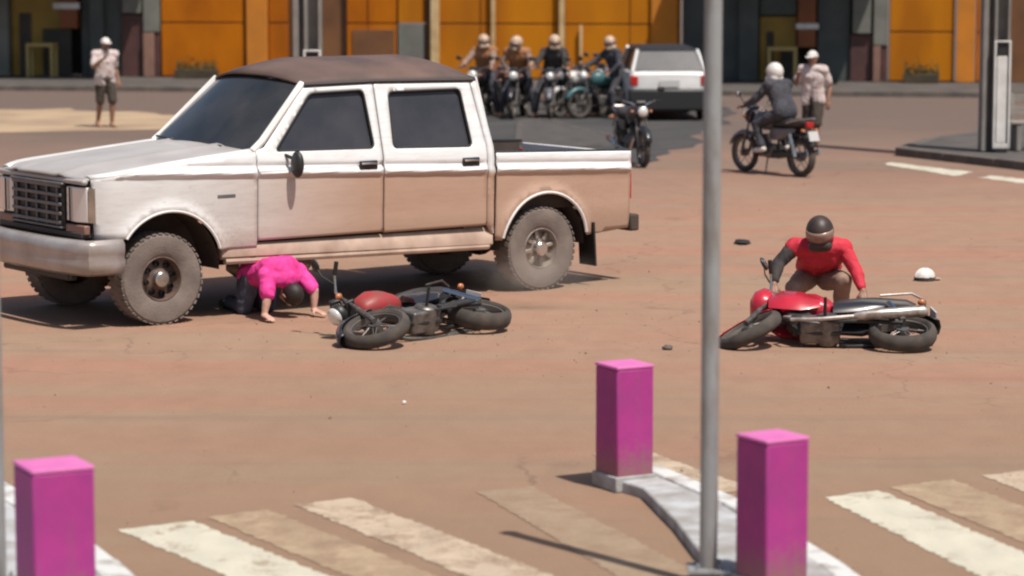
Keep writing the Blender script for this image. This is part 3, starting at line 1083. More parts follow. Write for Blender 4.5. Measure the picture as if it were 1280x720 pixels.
def truck_wheel(x, s, alloy):
    R = 0.418
    w = 0.27
    yc = s * (0.965 - w / 2)
    T = Matrix.Translation((x, yc, R - 0.004))
    prof = [(0.205, -w * 0.40), (0.235, -w * 0.47), (0.33, -w * 0.50), (0.385, -w * 0.47), (0.405, -w * 0.40), (0.410, -w * 0.2), (0.412, 0),
            (0.410, w * 0.2), (0.405, w * 0.40), (0.385, w * 0.47), (0.33, w * 0.50), (0.235, w * 0.47), (0.205, w * 0.40)]
    t = MB().lathe(prof, 48, T)
    for k in range(40):
        a = 2 * pi * k / 40
        for sy, off in ((-1, 0.0), (1, 0.5)):
            aa = a + off * 2 * pi / 40
            M = T @ Matrix.Rotation(-aa, 4, 'Y') @ Matrix.Translation((0.408, sy * w * 0.30, 0)) @ Matrix.Rotation(0.25 * sy, 4, 'X')
            b = MB().box((0, 0, 0), (0.012, w * 0.34, 0.040))
            t.add(b.v, b.f, M)
    wh = bpy.data.objects.new('wheel', None)
    COL.objects.link(wh)
    wh.parent = truck
    t.build('tyre', M_TYRE, wh, smooth=30)
    o = s
    rp = [(0.208, -o * w * 0.38), (0.208, o * w * 0.40), (0.195, o * w * 0.42), (0.185, o * w * 0.28), (0.17, o * w * 0.12), (0.11, o * w * 0.18), (0.085, o * w * 0.24), (0.0, o * w * 0.24)]
    rim = MB().lathe(rp, 36, T)
    rim.build('rim', M_RIML if alloy else M_RIMD, wh, smooth=40)
    hub = MB().lathe([(0.075, o * w * 0.2), (0.07, o * w * 0.46), (0.055, o * w * 0.52), (0.0, o * w * 0.53)], 20, T)
    hub.build('hub', M_HUB, wh)
    for k in range(8):
        a = 2 * pi * k / 8 + 0.2
        M = T @ Matrix.Rotation(-a, 4, 'Y') @ Matrix.Translation((0.138, o * w * 0.20, 0))
        if alloy:
            b = MB().box((0, 0, 0), (0.09, 0.05, 0.04))
            MB().add(b.v, b.f, M).build('spoke', M_RIML, wh, bevel=0.008)
        else:
            b = MB().lathe([(0.026, -0.02), (0.026, 0.012), (0.0, 0.012)], 12)
            MB().add(b.v, b.f, M).build('rim_hole', M_PLB, wh)


truck_wheel(0.0, -1, False)
truck_wheel(0.0, 1, False)
truck_wheel(4.26, -1, True)
truck_wheel(4.26, 1, True)

# ------------------------------------------------------------------ bollards and poles
def bollard_paint():
    m = bpy.data.materials.new('magenta_paint_scuffed')
    m.use_nodes = True
    nt = m.node_tree
    b = nt.nodes['Principled BSDF']
    tc = nt.nodes.new('ShaderNodeTexCoord')
    v = tc.outputs['Object']
    sep = nt.nodes.new('ShaderNodeSeparateXYZ')
    nt.links.new(v, sep.inputs[0])
    big = noise(nt, v, 4.0, 6, 0.6)
    streak = noise(nt, mapping(nt, v, (9, 9, 1.2)), 2.0, 6, 0.65)
    chip = noise(nt, v, 22.0, 8, 0.7)
    c = mixc(nt, rng(nt, big, 0.35, 0.65), (0.40, 0.032, 0.225), (0.31, 0.030, 0.20))
    c = mixc(nt, rng(nt, streak, 0.52, 0.75, 0.0, 0.4), c, (0.27, 0.075, 0.16))
    c = mixc(nt, rng(nt, chip, 0.68, 0.72, 0.0, 0.8), c, (0.34, 0.27, 0.25))
    base = mathn(nt, 'ADD', sep.outputs[2], mathn(nt, 'MULTIPLY', mathn(nt, 'SUBTRACT', chip, 0.5), 0.5))
    c = mixc(nt, rng(nt, base, 0.02, 0.22, 0.75, 0.0), c, (0.23, 0.13, 0.095))
    nt.links.new(c, b.inputs['Base Color'])
    b.inputs['Roughness'].default_value = 0.6
    bp = nt.nodes.new('ShaderNodeBump')
    bp.inputs['Strength'].default_value = 0.25
    bp.inputs['Distance'].default_value = 0.01
    nt.links.new(chip, bp.inputs['Height'])
    nt.links.new(bp.outputs[0], b.inputs['Normal'])
    return m


M_MAG = bollard_paint()
M_MAGT = mat('sunlit_top_pink_paint', (0.66, 0.17, 0.44), 0.6, col2=(0.56, 0.13, 0.37), scale=6)  # paler pink for the caps: sunlight on the top put into the colour


def bollard(label, x, y, w, h, rot):
    t = thing('bollard', label, 'bollard', (x, y, 0.085), rot, 'magenta bollards along the kerb')
    MB().box((0, 0, h / 2 - 0.01), (w, w, h - 0.02)).build('post', M_MAG, t, bevel=0.012)
    MB().box((0, 0, h - 0.01), (w + 0.006, w + 0.006, 0.02)).build('cap', M_MAGT, t, bevel=0.006)
    MB().box((0, 0, -0.035), (w + 0.03, w + 0.03, 0.095)).build('footing', M_TOPB, t, bevel=0.006)
    return t


bollard('square magenta bollard beside the grey pole, nearest to the right crossing stripes', 1.35, 13.88, 0.270, 0.755, radians(31))
bollard('square magenta bollard standing at the tip of the white kerb island', 0.70, 16.72, 0.265, 0.70, radians(29))
bollard('square magenta bollard at the bottom left corner, left of the pale crossing stripes', -2.26, 13.2, 0.315, 0.735, radians(27))

M_GALV = mat('galvanised_steel', (0.33, 0.345, 0.35), 0.5, 0.25, col2=(0.20, 0.165, 0.14), scale=9, detail=9, bump=0.2, bscale=30, stretch=(1, 1, 0.3), lo=0.45, hi=0.75)
for lab, x, y in (('tall galvanised steel pole between the two right-hand magenta bollards', 1.035, 14.05),
                  ('galvanised steel pole cut off by the left picture edge, behind the corner bollard', -2.655, 13.75)):
    t = thing('street_pole', lab, 'pole', (x, y, 0.087))
    MB().tube([(0, 0, 0), (0, 0, 3.2)], 0.047, 16).build('shaft', M_GALV, t)
    MB().box((0, 0, 0.008), (0.22, 0.22, 0.016)).build('base_plate', M_GALV, t)
    MB().tube([(0, 0, 3.2), (0, 0, 3.23)], 0.055, 16).build('cap', M_GALV, t)
    for a in range(4):
        MB().tube([(0.085 * cos(a * pi / 2 + pi / 4), 0.085 * sin(a * pi / 2 + pi / 4), 0.016), (0.085 * cos(a * pi / 2 + pi / 4), 0.085 * sin(a * pi / 2 + pi / 4), 0.045)], 0.011, 6).build('bolt', M_GALV, t)

M_POLE = mat('grey_concrete', (0.26, 0.245, 0.225), 0.85, col2=(0.19, 0.175, 0.16), scale=2.5, bump=0.2, bscale=25)


def utility_pole(label, x, y, z0, k):
    t = thing('utility_pole', label, 'pole', (x, y, z0), radians(0), 'concrete utility poles')
    # double-T concrete pole: two flanges and a recessed web
    MB().box((-0.19 * k, 0.05, 4.2), (0.10 * k, 0.30, 8.4)).build('flange', M_POLE, t, bevel=0.015)
    MB().box((-0.03 * k, 0.02, 4.2), (0.06 * k, 0.34, 8.4)).build('flange', M_POLE, t, bevel=0.015)
    MB().box((0.19 * k, 0.02, 4.2), (0.05 * k, 0.34, 8.4)).build('flange', M_POLE, t, bevel=0.015)
    MB().box((0.0, 0.11, 4.2), (0.34 * k, 0.08, 8.4)).build('web', M_POLE, t)
    f = MB()
    f.box((-0.045 * k, -0.20, 0.92), (0.035, 0.06, 1.72))
    f.box((0.20 * k, -0.20, 0.92), (0.035, 0.06, 1.72))
    f.box((0.0775 * k, -0.20, 1.765), (0.245 * k - 0.035, 0.06, 0.03))
    f.box((0.0775 * k, -0.20, 0.10), (0.245 * k - 0.035, 0.06, 0.08))
    fr = f.build('post_frame', M_WHITE, t, bevel=0.006)
    MB().box((0.0775 * k, -0.185, 0.84), (0.17 * k, 0.03, 1.38)).build('panel', M_WHITE, t, bevel=0.01)
    MB().box((0.0775 * k, -0.18, 1.645), (0.17 * k, 0.03, 0.20)).build('dark_panel', M_PLB, t)
    MB().box((0.0775 * k, -0.18, 0.03), (0.20 * k, 0.10, 0.06)).build('foot', M_PLB, t)


utility_pole('grey concrete utility pole with white-framed post on the right-hand pavement', 7.75, 43.7, 0.14, 0.95)
utility_pole('grey concrete utility pole with white-framed post rising behind the pickup roof', -3.25, 43.5, 0.0, 1.0)

# bench at the right edge
M_BENCH = mat('grey_bench_slat', (0.30, 0.27, 0.24), 0.8, col2=(0.2, 0.18, 0.16), scale=4)
t = thing('bench', 'slatted grey bench cut off by the right edge beside the concrete pole', 'bench', (8.75, 44.0, 0.14), radians(4))
for k in range(3):
    MB().box((0, -0.15 + 0.16 * k, 0.45), (1.5, 0.13, 0.04)).build('seat_slat', M_BENCH, t, bevel=0.006)
for k in range(2):
    MB().box((0, 0.28 + 0.03 * k, 0.62 + 0.2 * k), (1.5, 0.04, 0.13)).build('back_slat', M_BENCH, t, bevel=0.006)
for sx in (-0.6, 0.6):
    MB().box((sx, 0.0, 0.215), (0.08, 0.40, 0.43)).build('leg', M_POLE, t, bevel=0.01)
    MB().box((sx, 0.29, 0.65), (0.06, 0.04, 0.5), rot=(-0.1, 0, 0)).build('back_support', M_POLE, t, bevel=0.006)

# planter boxes with low bushes by the orange walls
M_LEAF = mat('bush_leaf', (0.055, 0.075, 0.022), 0.7, col2=(0.03, 0.045, 0.016), scale=7)
M_TUB = mat('planter_clay', (0.085, 0.062, 0.035), 0.85, col2=(0.06, 0.045, 0.028), scale=4)


def planter(label, u, out, w):
    x, y = fp(u, out)
    t = thing('planter', label, 'planter', (x, y, 0.125), FROT)
    MB().box((0, 0, 0.11), (w, 0.32, 0.22), taper=1.06).build('trough', M_TUB, t, bevel=0.012)
    rnd = random.Random(int(u * 10))
    lf = MB()
    for k in range(420):
        p = Vector((rnd.uniform(-w / 2, w / 2), rnd.uniform(-0.17, 0.17), 0.2 + abs(rnd.gauss(0, 0.1)) + 0.05 * sin(u + 9 * rnd.random())))
        M = Matrix.Translation(p) @ Euler((rnd.uniform(0, 6), rnd.uniform(0, 6), rnd.uniform(0, 6))).to_matrix().to_4x4()
        lf.add([(-0.035, 0, 0), (0, 0.018, 0.006), (0.035, 0, 0), (0, -0.018, 0.006)], [(0, 1, 2, 3)], M)
    o = lf.build('foliage', M_LEAF, t, smooth=0)
    o['kind'] = 'stuff'


planter('low clay planter with dark bush against the orange wall left of the pickup', 7.15, 0.55, 1.05)
planter('low clay planter with dark bush against the orange wall left of the concrete pole', 25.45, 0.5, 0.85)

# yellow-framed display tables in the two shop doorways
for lab, u in (('small mustard-coloured table in the far left shop doorway', 3.05), ('small mustard-coloured table in the shop doorway behind the ridden motorcycle', 22.05)):
    x, y = fp(u, 0.5)
    t = thing('display_table', lab, 'table', (x, y, 0.13), FROT)
    mm = mat('pale_yellow_paint', (0.40, 0.30, 0.10), 0.6)
    MB().box((0, 0, 0.82), (0.72, 0.45, 0.09)).build('tabletop', mm, t, bevel=0.01)
    for sx in (-0.32, 0.32):
        for sy in (-0.18, 0.18):
            MB().box((sx, sy, 0.388), (0.07, 0.07, 0.775)).build('leg', mm, t)

# ------------------------------------------------------------------ motorcycles
M_FRAME = mat('bike_frame_black', (0.022, 0.021, 0.021), 0.45)
M_ENG = mat('engine_alloy', (0.20, 0.19, 0.18), 0.45, 0.6, col2=(0.10, 0.09, 0.085), scale=12)
M_SEAT = mat('seat_vinyl', (0.028, 0.026, 0.026), 0.55, col2=(0.045, 0.04, 0.038), scale=8)
M_BTYRE = mat('bike_tyre', (0.045, 0.040, 0.036), 0.9, col2=(0.085, 0.068, 0.056), scale=8)
M_RED = mat('red_bike_paint', (0.52, 0.022, 0.045), 0.32, col2=(0.40, 0.018, 0.034), scale=5, coat=0.4)
M_BBLK = mat('black_bike_paint', (0.022, 0.022, 0.026), 0.3, coat=0.4)
M_BGRY = mat('grey_bike_paint', (0.12, 0.12, 0.14), 0.35, coat=0.4)
M_BWHT = mat('white_bike_paint', (0.62, 0.60, 0.58), 0.35, coat=0.4)
M_BTEAL = mat('teal_bike_paint', (0.05, 0.13, 0.14), 0.35, coat=0.4)
M_SPOKE = mat('spoke_steel', (0.20, 0.18, 0.165), 0.5, 0.7)
M_DULL = mat('dull_sooty_steel', (0.13, 0.115, 0.105), 0.5, 0.5, col2=(0.07, 0.06, 0.055), scale=10)
M_SCUFF = mat('scuffed_steel', (0.50, 0.46, 0.43), 0.4, 0.7, col2=(0.28, 0.24, 0.21), scale=14)
M_REDD = mat('dusty_red_paint', (0.36, 0.03, 0.035), 0.5, col2=(0.24, 0.06, 0.05), scale=9)
M_MIRR = mat('mirror_glass', (0.75, 0.75, 0.75), 0.05, 1.0)
M_PLATE = mat('plate_grey', (0.50, 0.50, 0.49), 0.5)


def bike_wheel(bike, x, r, w):
    T = Matrix.Translation((x, 0, r))
    prof = [(r - 0.075, -w * 0.35), (r - 0.05, -w * 0.5), (r - 0.02, -w * 0.42), (r - 0.004, -w * 0.2), (r, 0), (r - 0.004, w * 0.2), (r - 0.02, w * 0.42), (r - 0.05, w * 0.5), (r - 0.075, w * 0.35)]
    wh = MB().lathe(prof, 32, T, closed=True).build('wheel', M_BTYRE, bike, smooth=50)
    wh['label'] = 'spoked motorcycle wheel with black tyre'
    rr = r - 0.075
    MB().lathe([(rr + 0.008, -w * 0.33), (rr - 0.012, -w * 0.28), (rr - 0.016, 0), (rr - 0.012, w * 0.28), (rr + 0.008, w * 0.33)], 32, T, closed=True).build('rim', M_SPOKE, wh)
    MB().lathe([(0.0, -0.05), (0.055, -0.05), (0.06, -0.02), (0.06, 0.02), (0.055, 0.05), (0.0, 0.05)], 16, T).build('hub', M_ENG, wh)
    sp = MB()
    for k in range(18):
        a = 2 * pi * k / 18
        s = 1 if k % 2 else -1
        b = a + 0.35 * (1 if (k // 2) % 2 else -1)
        p0 = Vector((x + 0.055 * cos(a), s * 0.035, r + 0.055 * sin(a)))
        p1 = Vector((x + (rr - 0.01) * cos(b), 0, r + (rr - 0.01) * sin(b)))
        sp.tube([p0, p1], 0.0035, 4, cap=False)
    o = sp.build('spokes', M_SPOKE, wh)
    o['kind'] = 'stuff'
    return wh


def ellipse_ring(x, w, z0, z1, n=14, p=2.6):
    out = []
    zc, h = (z0 + z1) / 2, (z1 - z0) / 2
    for k in range(n):
        a = 2 * pi * k / n
        c, s = cos(a), sin(a)
        out.append((x, w * math.copysign(abs(c) ** (2 / p), c), zc + h * math.copysign(abs(s) ** (2 / p), s)))
    return out


def motorcycle(label, paint, loc=(0, 0, 0), rot=0.0, group=None, cowl=None, side_paint=None, down=0, exs=-1, steer=0.0, metal=None, fat=1.0, shroud=False):
    metal = metal or M_CHROME
    side_paint = side_paint or paint
    b = thing('motorcycle', label, 'motorcycle', loc, rot, group)
    bike_wheel(b, 0.65, 0.295, 0.095 * fat)
    bike_wheel(b, -0.63, 0.290, 0.115 * fat)
    for s in (-1, 1):
        f = MB().tube([(0.65, s * 0.075, 0.295), (0.53, s * 0.08, 0.62)], 0.024, 8)
        f.tube([(0.53, s * 0.08, 0.60), (0.42, s * 0.08, 0.93)], 0.017, 8)
        f.build('fork_leg', M_ENG, b)
        MB().tube([(-0.63, s * 0.12, 0.30), (-0.52, s * 0.135, 0.64)], 0.030, 8).build('shock_absorber', M_CHROME, b)
        MB().tube([(-0.63, s * 0.095, 0.29), (-0.12, s * 0.09, 0.36)], 0.02, 6).build('swing_arm', M_FRAME, b)
        if s != down:
            m = MB().tube([(0.40, s * 0.20, 1.00), (0.42, s * 0.27, 1.12), (0.40, s * 0.33, 1.18)], 0.007, 5).build('mirror', M_FRAME, b)
            MB().sphere((0.395, s * 0.345, 1.20), (0.022, 0.065, 0.045), 12, 8).build('mirror_head', M_FRAME, m)
            MB().sphere((0.380, s * 0.345, 1.20), (0.010, 0.055, 0.037), 12, 8).build('mirror_glass', M_MIRR, m)
        # indicators
        MB().sphere((0.50, s * 0.15, 0.86), (0.035, 0.03, 0.025), 10, 6).build('indicator', M_AMBER, b)
        MB().sphere((-0.80, s * 0.13, 0.70), (0.035, 0.03, 0.025), 10, 6).build('indicator', M_AMBER, b)
        MB().tube([(0.02, s * 0.12, 0.33), (0.02, s * (0.19 if s == down else 0.30), 0.33)], 0.014, 6).build('foot_peg', M_RUB, b)
        # side panel
        MB().loft([[(x, s * y, z) for x, y, z in ((-0.05, 0.09, 0.52), (-0.05, 0.125, 0.56), (-0.05, 0.12, 0.70), (-0.05, 0.08, 0.72))],
                   [(x, s * y, z) for x, y, z in ((-0.30, 0.10, 0.54), (-0.30, 0.145, 0.58), (-0.30, 0.13, 0.70), (-0.30, 0.08, 0.72))],
                   [(x, s * y, z) for x, y, z in ((-0.58, 0.08, 0.66), (-0.58, 0.10, 0.67), (-0.58, 0.10, 0.72), (-0.58, 0.07, 0.73))]]).build('side_panel', side_paint, b, smooth=50)
    MB().box((0.47, 0, 0.78), (0.09, 0.22, 0.04), rot=(0, -0.33, 0)).build('fork_clamp', M_FRAME, b, bevel=0.01)
    hb = MB().tube([(0.31, 0.37, 1.005), (0.36, 0.26, 1.02), (0.42, 0.14, 0.985), (0.43, 0.05, 0.935), (0.43, -0.05, 0.935), (0.42, -0.14, 0.985), (0.36, -0.26, 1.02), (0.31, -0.37, 1.005)], 0.012, 8).build('handlebar', M_CHROME, b)
    for s in (-1, 1):
        MB().tube([(0.31, s * 0.375, 1.005), (0.355, s * 0.265, 1.02)], 0.019, 8).build('grip', M_RUB, hb)
    # headlight + instrument
    h = MB().sphere((0.545, 0, 0.86), (0.085, 0.095, 0.095), 18, 12).build('headlight', cowl or M_FRAME, b)
    MB().sphere((0.60, 0, 0.86), (0.040, 0.082, 0.082), 18, 10).build('lens', M_LENS, h)
    MB().box((0.46, 0, 0.985), (0.10, 0.16, 0.06), rot=(0, -0.5, 0)).build('instrument_cluster', M_PLB, b, bevel=0.015)
    # front and rear mudguards
    rings = []
    for k in range(9):
        a = radians(20 + 110 * k / 8)
        R = 0.335
        cx, cz = 0.65 + R * cos(a), 0.295 + R * sin(a)
        n = Vector((cos(a), 0, sin(a)))
        rings.append([(cx - n.x * 0.05, -0.065, cz - n.z * 0.05), (cx, -0.05, cz), (cx + n.x * 0.015, 0, cz + n.z * 0.015), (cx, 0.05, cz), (cx - n.x * 0.05, 0.065, cz - n.z * 0.05)])
    MB().loft(rings, cap=False, close=False).build('front_mudguard', paint, b, solid=0.006, smooth=60)
    rings = []
    for k in range(9):
        a = radians(40 + 115 * k / 8)
        R = 0.345
        cx, cz = -0.63 + R * cos(a), 0.31 + R * sin(a)
        n = Vector((cos(a), 0, sin(a)))
        rings.append([(cx - n.x * 0.05, -0.08, cz - n.z * 0.05), (cx, -0.06, cz), (cx + n.x * 0.015, 0, cz + n.z * 0.015), (cx, 0.06, cz), (cx - n.x * 0.05, 0.08, cz - n.z * 0.05)])
    MB().loft(rings, cap=False, close=False).build('rear_mudguard', M_PLB, b, solid=0.006, smooth=60)
    # tank
    tk = [ellipse_ring(0.40, 0.05, 0.72, 0.84), ellipse_ring(0.36, 0.10, 0.68, 0.90), ellipse_ring(0.24, 0.145, 0.66, 0.945), ellipse_ring(0.10, 0.145, 0.66, 0.93), ellipse_ring(-0.02, 0.11, 0.67, 0.86), ellipse_ring(-0.07, 0.07, 0.70, 0.80)]
    tank = MB().loft(tk).build('fuel_tank', paint, b, smooth=60)
    MB().tube([(0.20, 0, 0.935), (0.20, 0, 0.965)], 0.035, 12).build('fuel_cap', M_CHROME, tank)
    if shroud:
        for s in (-1, 1):
            MB().loft([[(0.50, s * 0.10, 0.60), (0.50, s * 0.13, 0.66), (0.50, s * 0.12, 0.82), (0.50, s * 0.09, 0.86)],
                       [(0.38, s * 0.12, 0.52), (0.38, s * 0.185, 0.60), (0.38, s * 0.17, 0.84), (0.38, s * 0.11, 0.88)],
                       [(0.22, s * 0.12, 0.50), (0.22, s * 0.19, 0.58), (0.22, s * 0.175, 0.80), (0.22, s * 0.12, 0.84)],
                       [(0.06, s * 0.12, 0.58), (0.06, s * 0.15, 0.62), (0.06, s * 0.15, 0.72), (0.06, s * 0.12, 0.76)]]).build('tank_shroud', paint, b, smooth=50)
        MB().loft([ellipse_ring(0.66, 0.06, 0.80, 0.92), ellipse_ring(0.62, 0.13, 0.74, 0.99), ellipse_ring(0.54, 0.16, 0.72, 1.04), ellipse_ring(0.47, 0.13, 0.76, 1.03)]).build('headlight_fairing', paint, b, smooth=60)
    # seat
    st = [ellipse_ring(-0.02, 0.07, 0.74, 0.82), ellipse_ring(-0.10, 0.11, 0.73, 0.83), ellipse_ring(-0.30, 0.135, 0.73, 0.835), ellipse_ring(-0.42, 0.13, 0.735, 0.865), ellipse_ring(-0.68, 0.11, 0.745, 0.875), ellipse_ring(-0.76, 0.07, 0.77, 0.86)]
    MB().loft(st).build('seat', M_SEAT, b, smooth=60)
    # frame
    fr = MB()
    fr.tube([(0.44, 0, 0.86), (0.20, 0, 0.68), (-0.10, 0, 0.70), (-0.70, 0, 0.73)], 0.025, 8)
    fr.tube([(0.45, 0, 0.80), (0.30, 0, 0.45), (0.22, 0, 0.28), (-0.10, 0, 0.26), (-0.14, 0, 0.70)], 0.022, 8)
    fr.build('frame', M_FRAME, b)
    en = MB().box((0.06, 0, 0.36), (0.34, 0.20, 0.20))
    en.lathe([(0.0, -0.13), (0.095, -0.13), (0.105, -0.10), (0.105, 0.10), (0.095, 0.13), (0.0, 0.13)], 18, Matrix.Translation((0.0, 0, 0.35)))
    e = en.build('engine', M_ENG, b, bevel=0.02)
    for k in range(6):
        MB().box((0.20 + 0.012 * k, 0, 0.44 + 0.026 * k), (0.17, 0.17, 0.012), rot=(0, 0.35, 0)).build('cooling_fin', M_ENG, e)
    q = -exs
    ex = MB().tube([(0.26, -0.05 * q, 0.52), (0.36, -0.08 * q, 0.42), (0.30, -0.12 * q, 0.27), (0.05, -0.14 * q, 0.24), (-0.25, -0.16 * q, 0.27)], 0.019, 8)
    ex.tube([(-0.22, -0.16 * q, 0.27), (-0.30, -0.165 * q, 0.28), (-0.80, -0.175 * q, 0.37), (-0.84, -0.175 * q, 0.375)], [0.022, 0.045, 0.05, 0.03], 12)
    ex.build('exhaust', metal, b)
    MB().box((-0.36, 0.115 * q, 0.32), (0.52, 0.03, 0.09), rot=(0, 0.1, 0)).build('chain_guard', M_FRAME, b, bevel=0.01)
    tl = MB().box((-0.80, 0, 0.78), (0.07, 0.13, 0.09)).build('tail_light', M_REDL, b, bevel=0.015)
    MB().box((-0.90, 0, 0.62), (0.012, 0.19, 0.15), rot=(0, 0.3, 0)).build('number_plate', M_PLATE, b)
    g = MB()
    for s in (-1, 1):
        g.tube([(-0.45, s * 0.15, 0.80), (-0.72, s * 0.15, 0.86), (-0.84, s * 0.08, 0.88)], 0.011, 6)
    g.tube([(-0.84, 0.08, 0.88), (-0.84, -0.08, 0.88)], 0.011, 6)
    g.build('grab_rail', metal, b)
    st = [(0.0, 0.11, 0.26), (-0.06, 0.20, 0.03)] if not down else [(0.0, 0.11, 0.26), (-0.24, 0.13, 0.22)]
    MB().tube(st, 0.012, 6).build('side_stand', M_FRAME, b)
    if steer:
        p = Vector((0.43, 0, 0.90))
        R = Matrix.Translation(p) @ Matrix.Rotation(steer, 4, Vector((-0.23, 0, 0.635)).normalized()) @ Matrix.Translation(-p)
        for o in b.children:
            k = o.name.split('.')[0]
            if k in ('fork_leg', 'mirror', 'handlebar', 'headlight', 'front_mudguard', 'fork_clamp', 'instrument_cluster') or (k == 'wheel' and o.data.vertices[0].co.x > 0) or (k == 'indicator' and o.data.vertices[0].co.x > 0):
                o.matrix_local = R
    return b


def settle(root, dz=0.0):
    """Rest a tilted thing on the ground."""
    bpy.context.view_layer.update()
    lo = 1e9

    def walk(o):
        nonlocal lo
        if o.type == 'MESH':
            for v in o.data.vertices:
                z = (o.matrix_world @ v.co).z
                lo = min(lo, z)
        for c in o.children:
            walk(c)
    walk(root)
    root.location.z += -lo + dz


def lay(root, x, y, heading, roll, pitch=0.0, dz=-0.01):
    R = Matrix.Rotation(heading, 4, 'Z') @ Matrix.Rotation(pitch, 4, 'Y') @ Matrix.Rotation(roll, 4, 'X')
    root.rotation_euler = R.to_euler()
    root.location = (x, y, 0)
    settle(root, dz)


fr_bike = motorcycle('red motorcycle lying on its side in front of the crouching helmeted rider', M_RED, down=-1, exs=1, steer=radians(-30), cowl=M_CHROME, side_paint=M_BBLK, metal=M_SCUFF, fat=1.25, shroud=True)
lay(fr_bike, 2.63, 22.45, radians(174), radians(77), dz=-0.05)
fl_bike = motorcycle('dark motorcycle with red tank fallen beside the pickup', M_REDD, down=-1, exs=-1, steer=radians(-22), side_paint=M_BBLK, metal=M_DULL, fat=1.35)
for ch_ in fl_bike.children:
    if ch_.name.split('.')[0] == 'front_mudguard':
        ch_.data.materials[0] = M_BBLK
lay(fl_bike, -0.50, 23.12, radians(228), radians(80), dz=-0.06)

ridden = motorcycle('dark motorcycle ridden away by a white-helmeted rider', M_BGRY, (3.93, 40.85, 0), math.atan2(0.87, -0.62), None)
GB = 'motorcycles waiting behind the pickup bed'
parked = []
for i, (lab, pnt, x, y, rz, cowl) in enumerate([
        ('black motorcycle waiting nearest to the pickup cab, under an orange-vested rider', M_BBLK, -0.62, 55.4, -1.9, M_BWHT),
        ('black motorcycle with white lamp cowl under the second orange-vested rider', M_BBLK, 0.12, 55.0, -1.75, M_BWHT),
        ('grey motorcycle under the dark-clad rider left of the silver motorcycle', M_BGRY, 0.80, 54.9, -1.65, M_FRAME),
        ('silver-white motorcycle without a rider, between the two dark-clad riders', M_BWHT, 1.38, 55.2, -2.3, M_FRAME),
        ('teal motorcycle under the rightmost dark-clad rider, left of the white car', M_BTEAL, 1.90, 54.8, -2.6, M_BWHT),
        ('black motorcycle standing just past the tailgate of the pickup', M_BBLK, 1.90, 42.8, -1.35, None)]):
    parked.append(motorcycle(lab, pnt, (x, y, 0), rz, GB if i < 5 else None, cowl=cowl))
for lab, pnt, x, y, rz in [
        ('black motorcycle without a rider at the back, between the two orange-vested riders', M_BBLK, -0.25, 56.9, -1.2),
        ('black motorcycle without a rider at the back, behind the silver-white motorcycle', M_BBLK, 1.25, 57.0, -1.1),
        ('grey motorcycle without a rider at the back, behind the teal motorcycle', M_BGRY, 2.0, 57.2, -1.9)]:
    motorcycle(lab, pnt, (x, y, 0), rz, GB)

# ------------------------------------------------------------------ white hatchback
car = thing('hatchback_car', 'small white hatchback with black bumper seen from behind, partly hidden by the grey pole', 'car', (2.98, 55.6, 0), radians(94))
# local frame: x forward, y left
M_CARW = mat('white_car_paint', (0.78, 0.78, 0.77), 0.3, coat=0.5, col2=(0.70, 0.69, 0.67), scale=3)


def car_ring(x, hw, zb, zt, top):
    return [(x, -hw * 0.93, zb), (x, -hw, zb + 0.12), (x, -hw, zt - 0.12), (x, -hw * 0.96, zt), (x, -top, zt + 0.01), (x, top, zt + 0.01), (x, hw * 0.96, zt), (x, hw, zt - 0.12), (x, hw, zb + 0.12), (x, hw * 0.93, zb)]


body = MB().loft([car_ring(-1.82, 0.70, 0.45, 0.92, 0.5), car_ring(-1.76, 0.79, 0.30, 0.97, 0.55), car_ring(-1.2, 0.82, 0.24, 0.98, 0.55), car_ring(0.6, 0.82, 0.24, 0.96, 0.55), car_ring(1.3, 0.81, 0.24, 0.90, 0.55), car_ring(1.78, 0.72, 0.30, 0.74, 0.5), car_ring(1.86, 0.60, 0.42, 0.62, 0.4)])
bo = body.build('body', M_CARW, car, smooth=40, bevel=0.02)
cab = MB()
cab.loft([[(-1.74, -0.72, 0.975), (-1.74, 0.72, 0.975), (0.95, 0.72, 0.945), (0.95, -0.72, 0.945)],
          [(-1.42, -0.58, 1.39), (-1.42, 0.58, 1.39), (0.25, 0.58, 1.41), (0.25, -0.58, 1.41)]])
cab.build('glasshouse', M_GLASS, car, bevel=0.03)
MB().loft([[(-1.46, -0.60, 1.385), (-1.46, 0.60, 1.385), (0.28, 0.60, 1.405), (0.28, -0.60, 1.405)], [(-1.36, -0.52, 1.44), (-1.36, 0.52, 1.44), (0.15, 0.52, 1.46), (0.15, -0.52, 1.46)]]).build('roof', M_PLB, car, bevel=0.02)
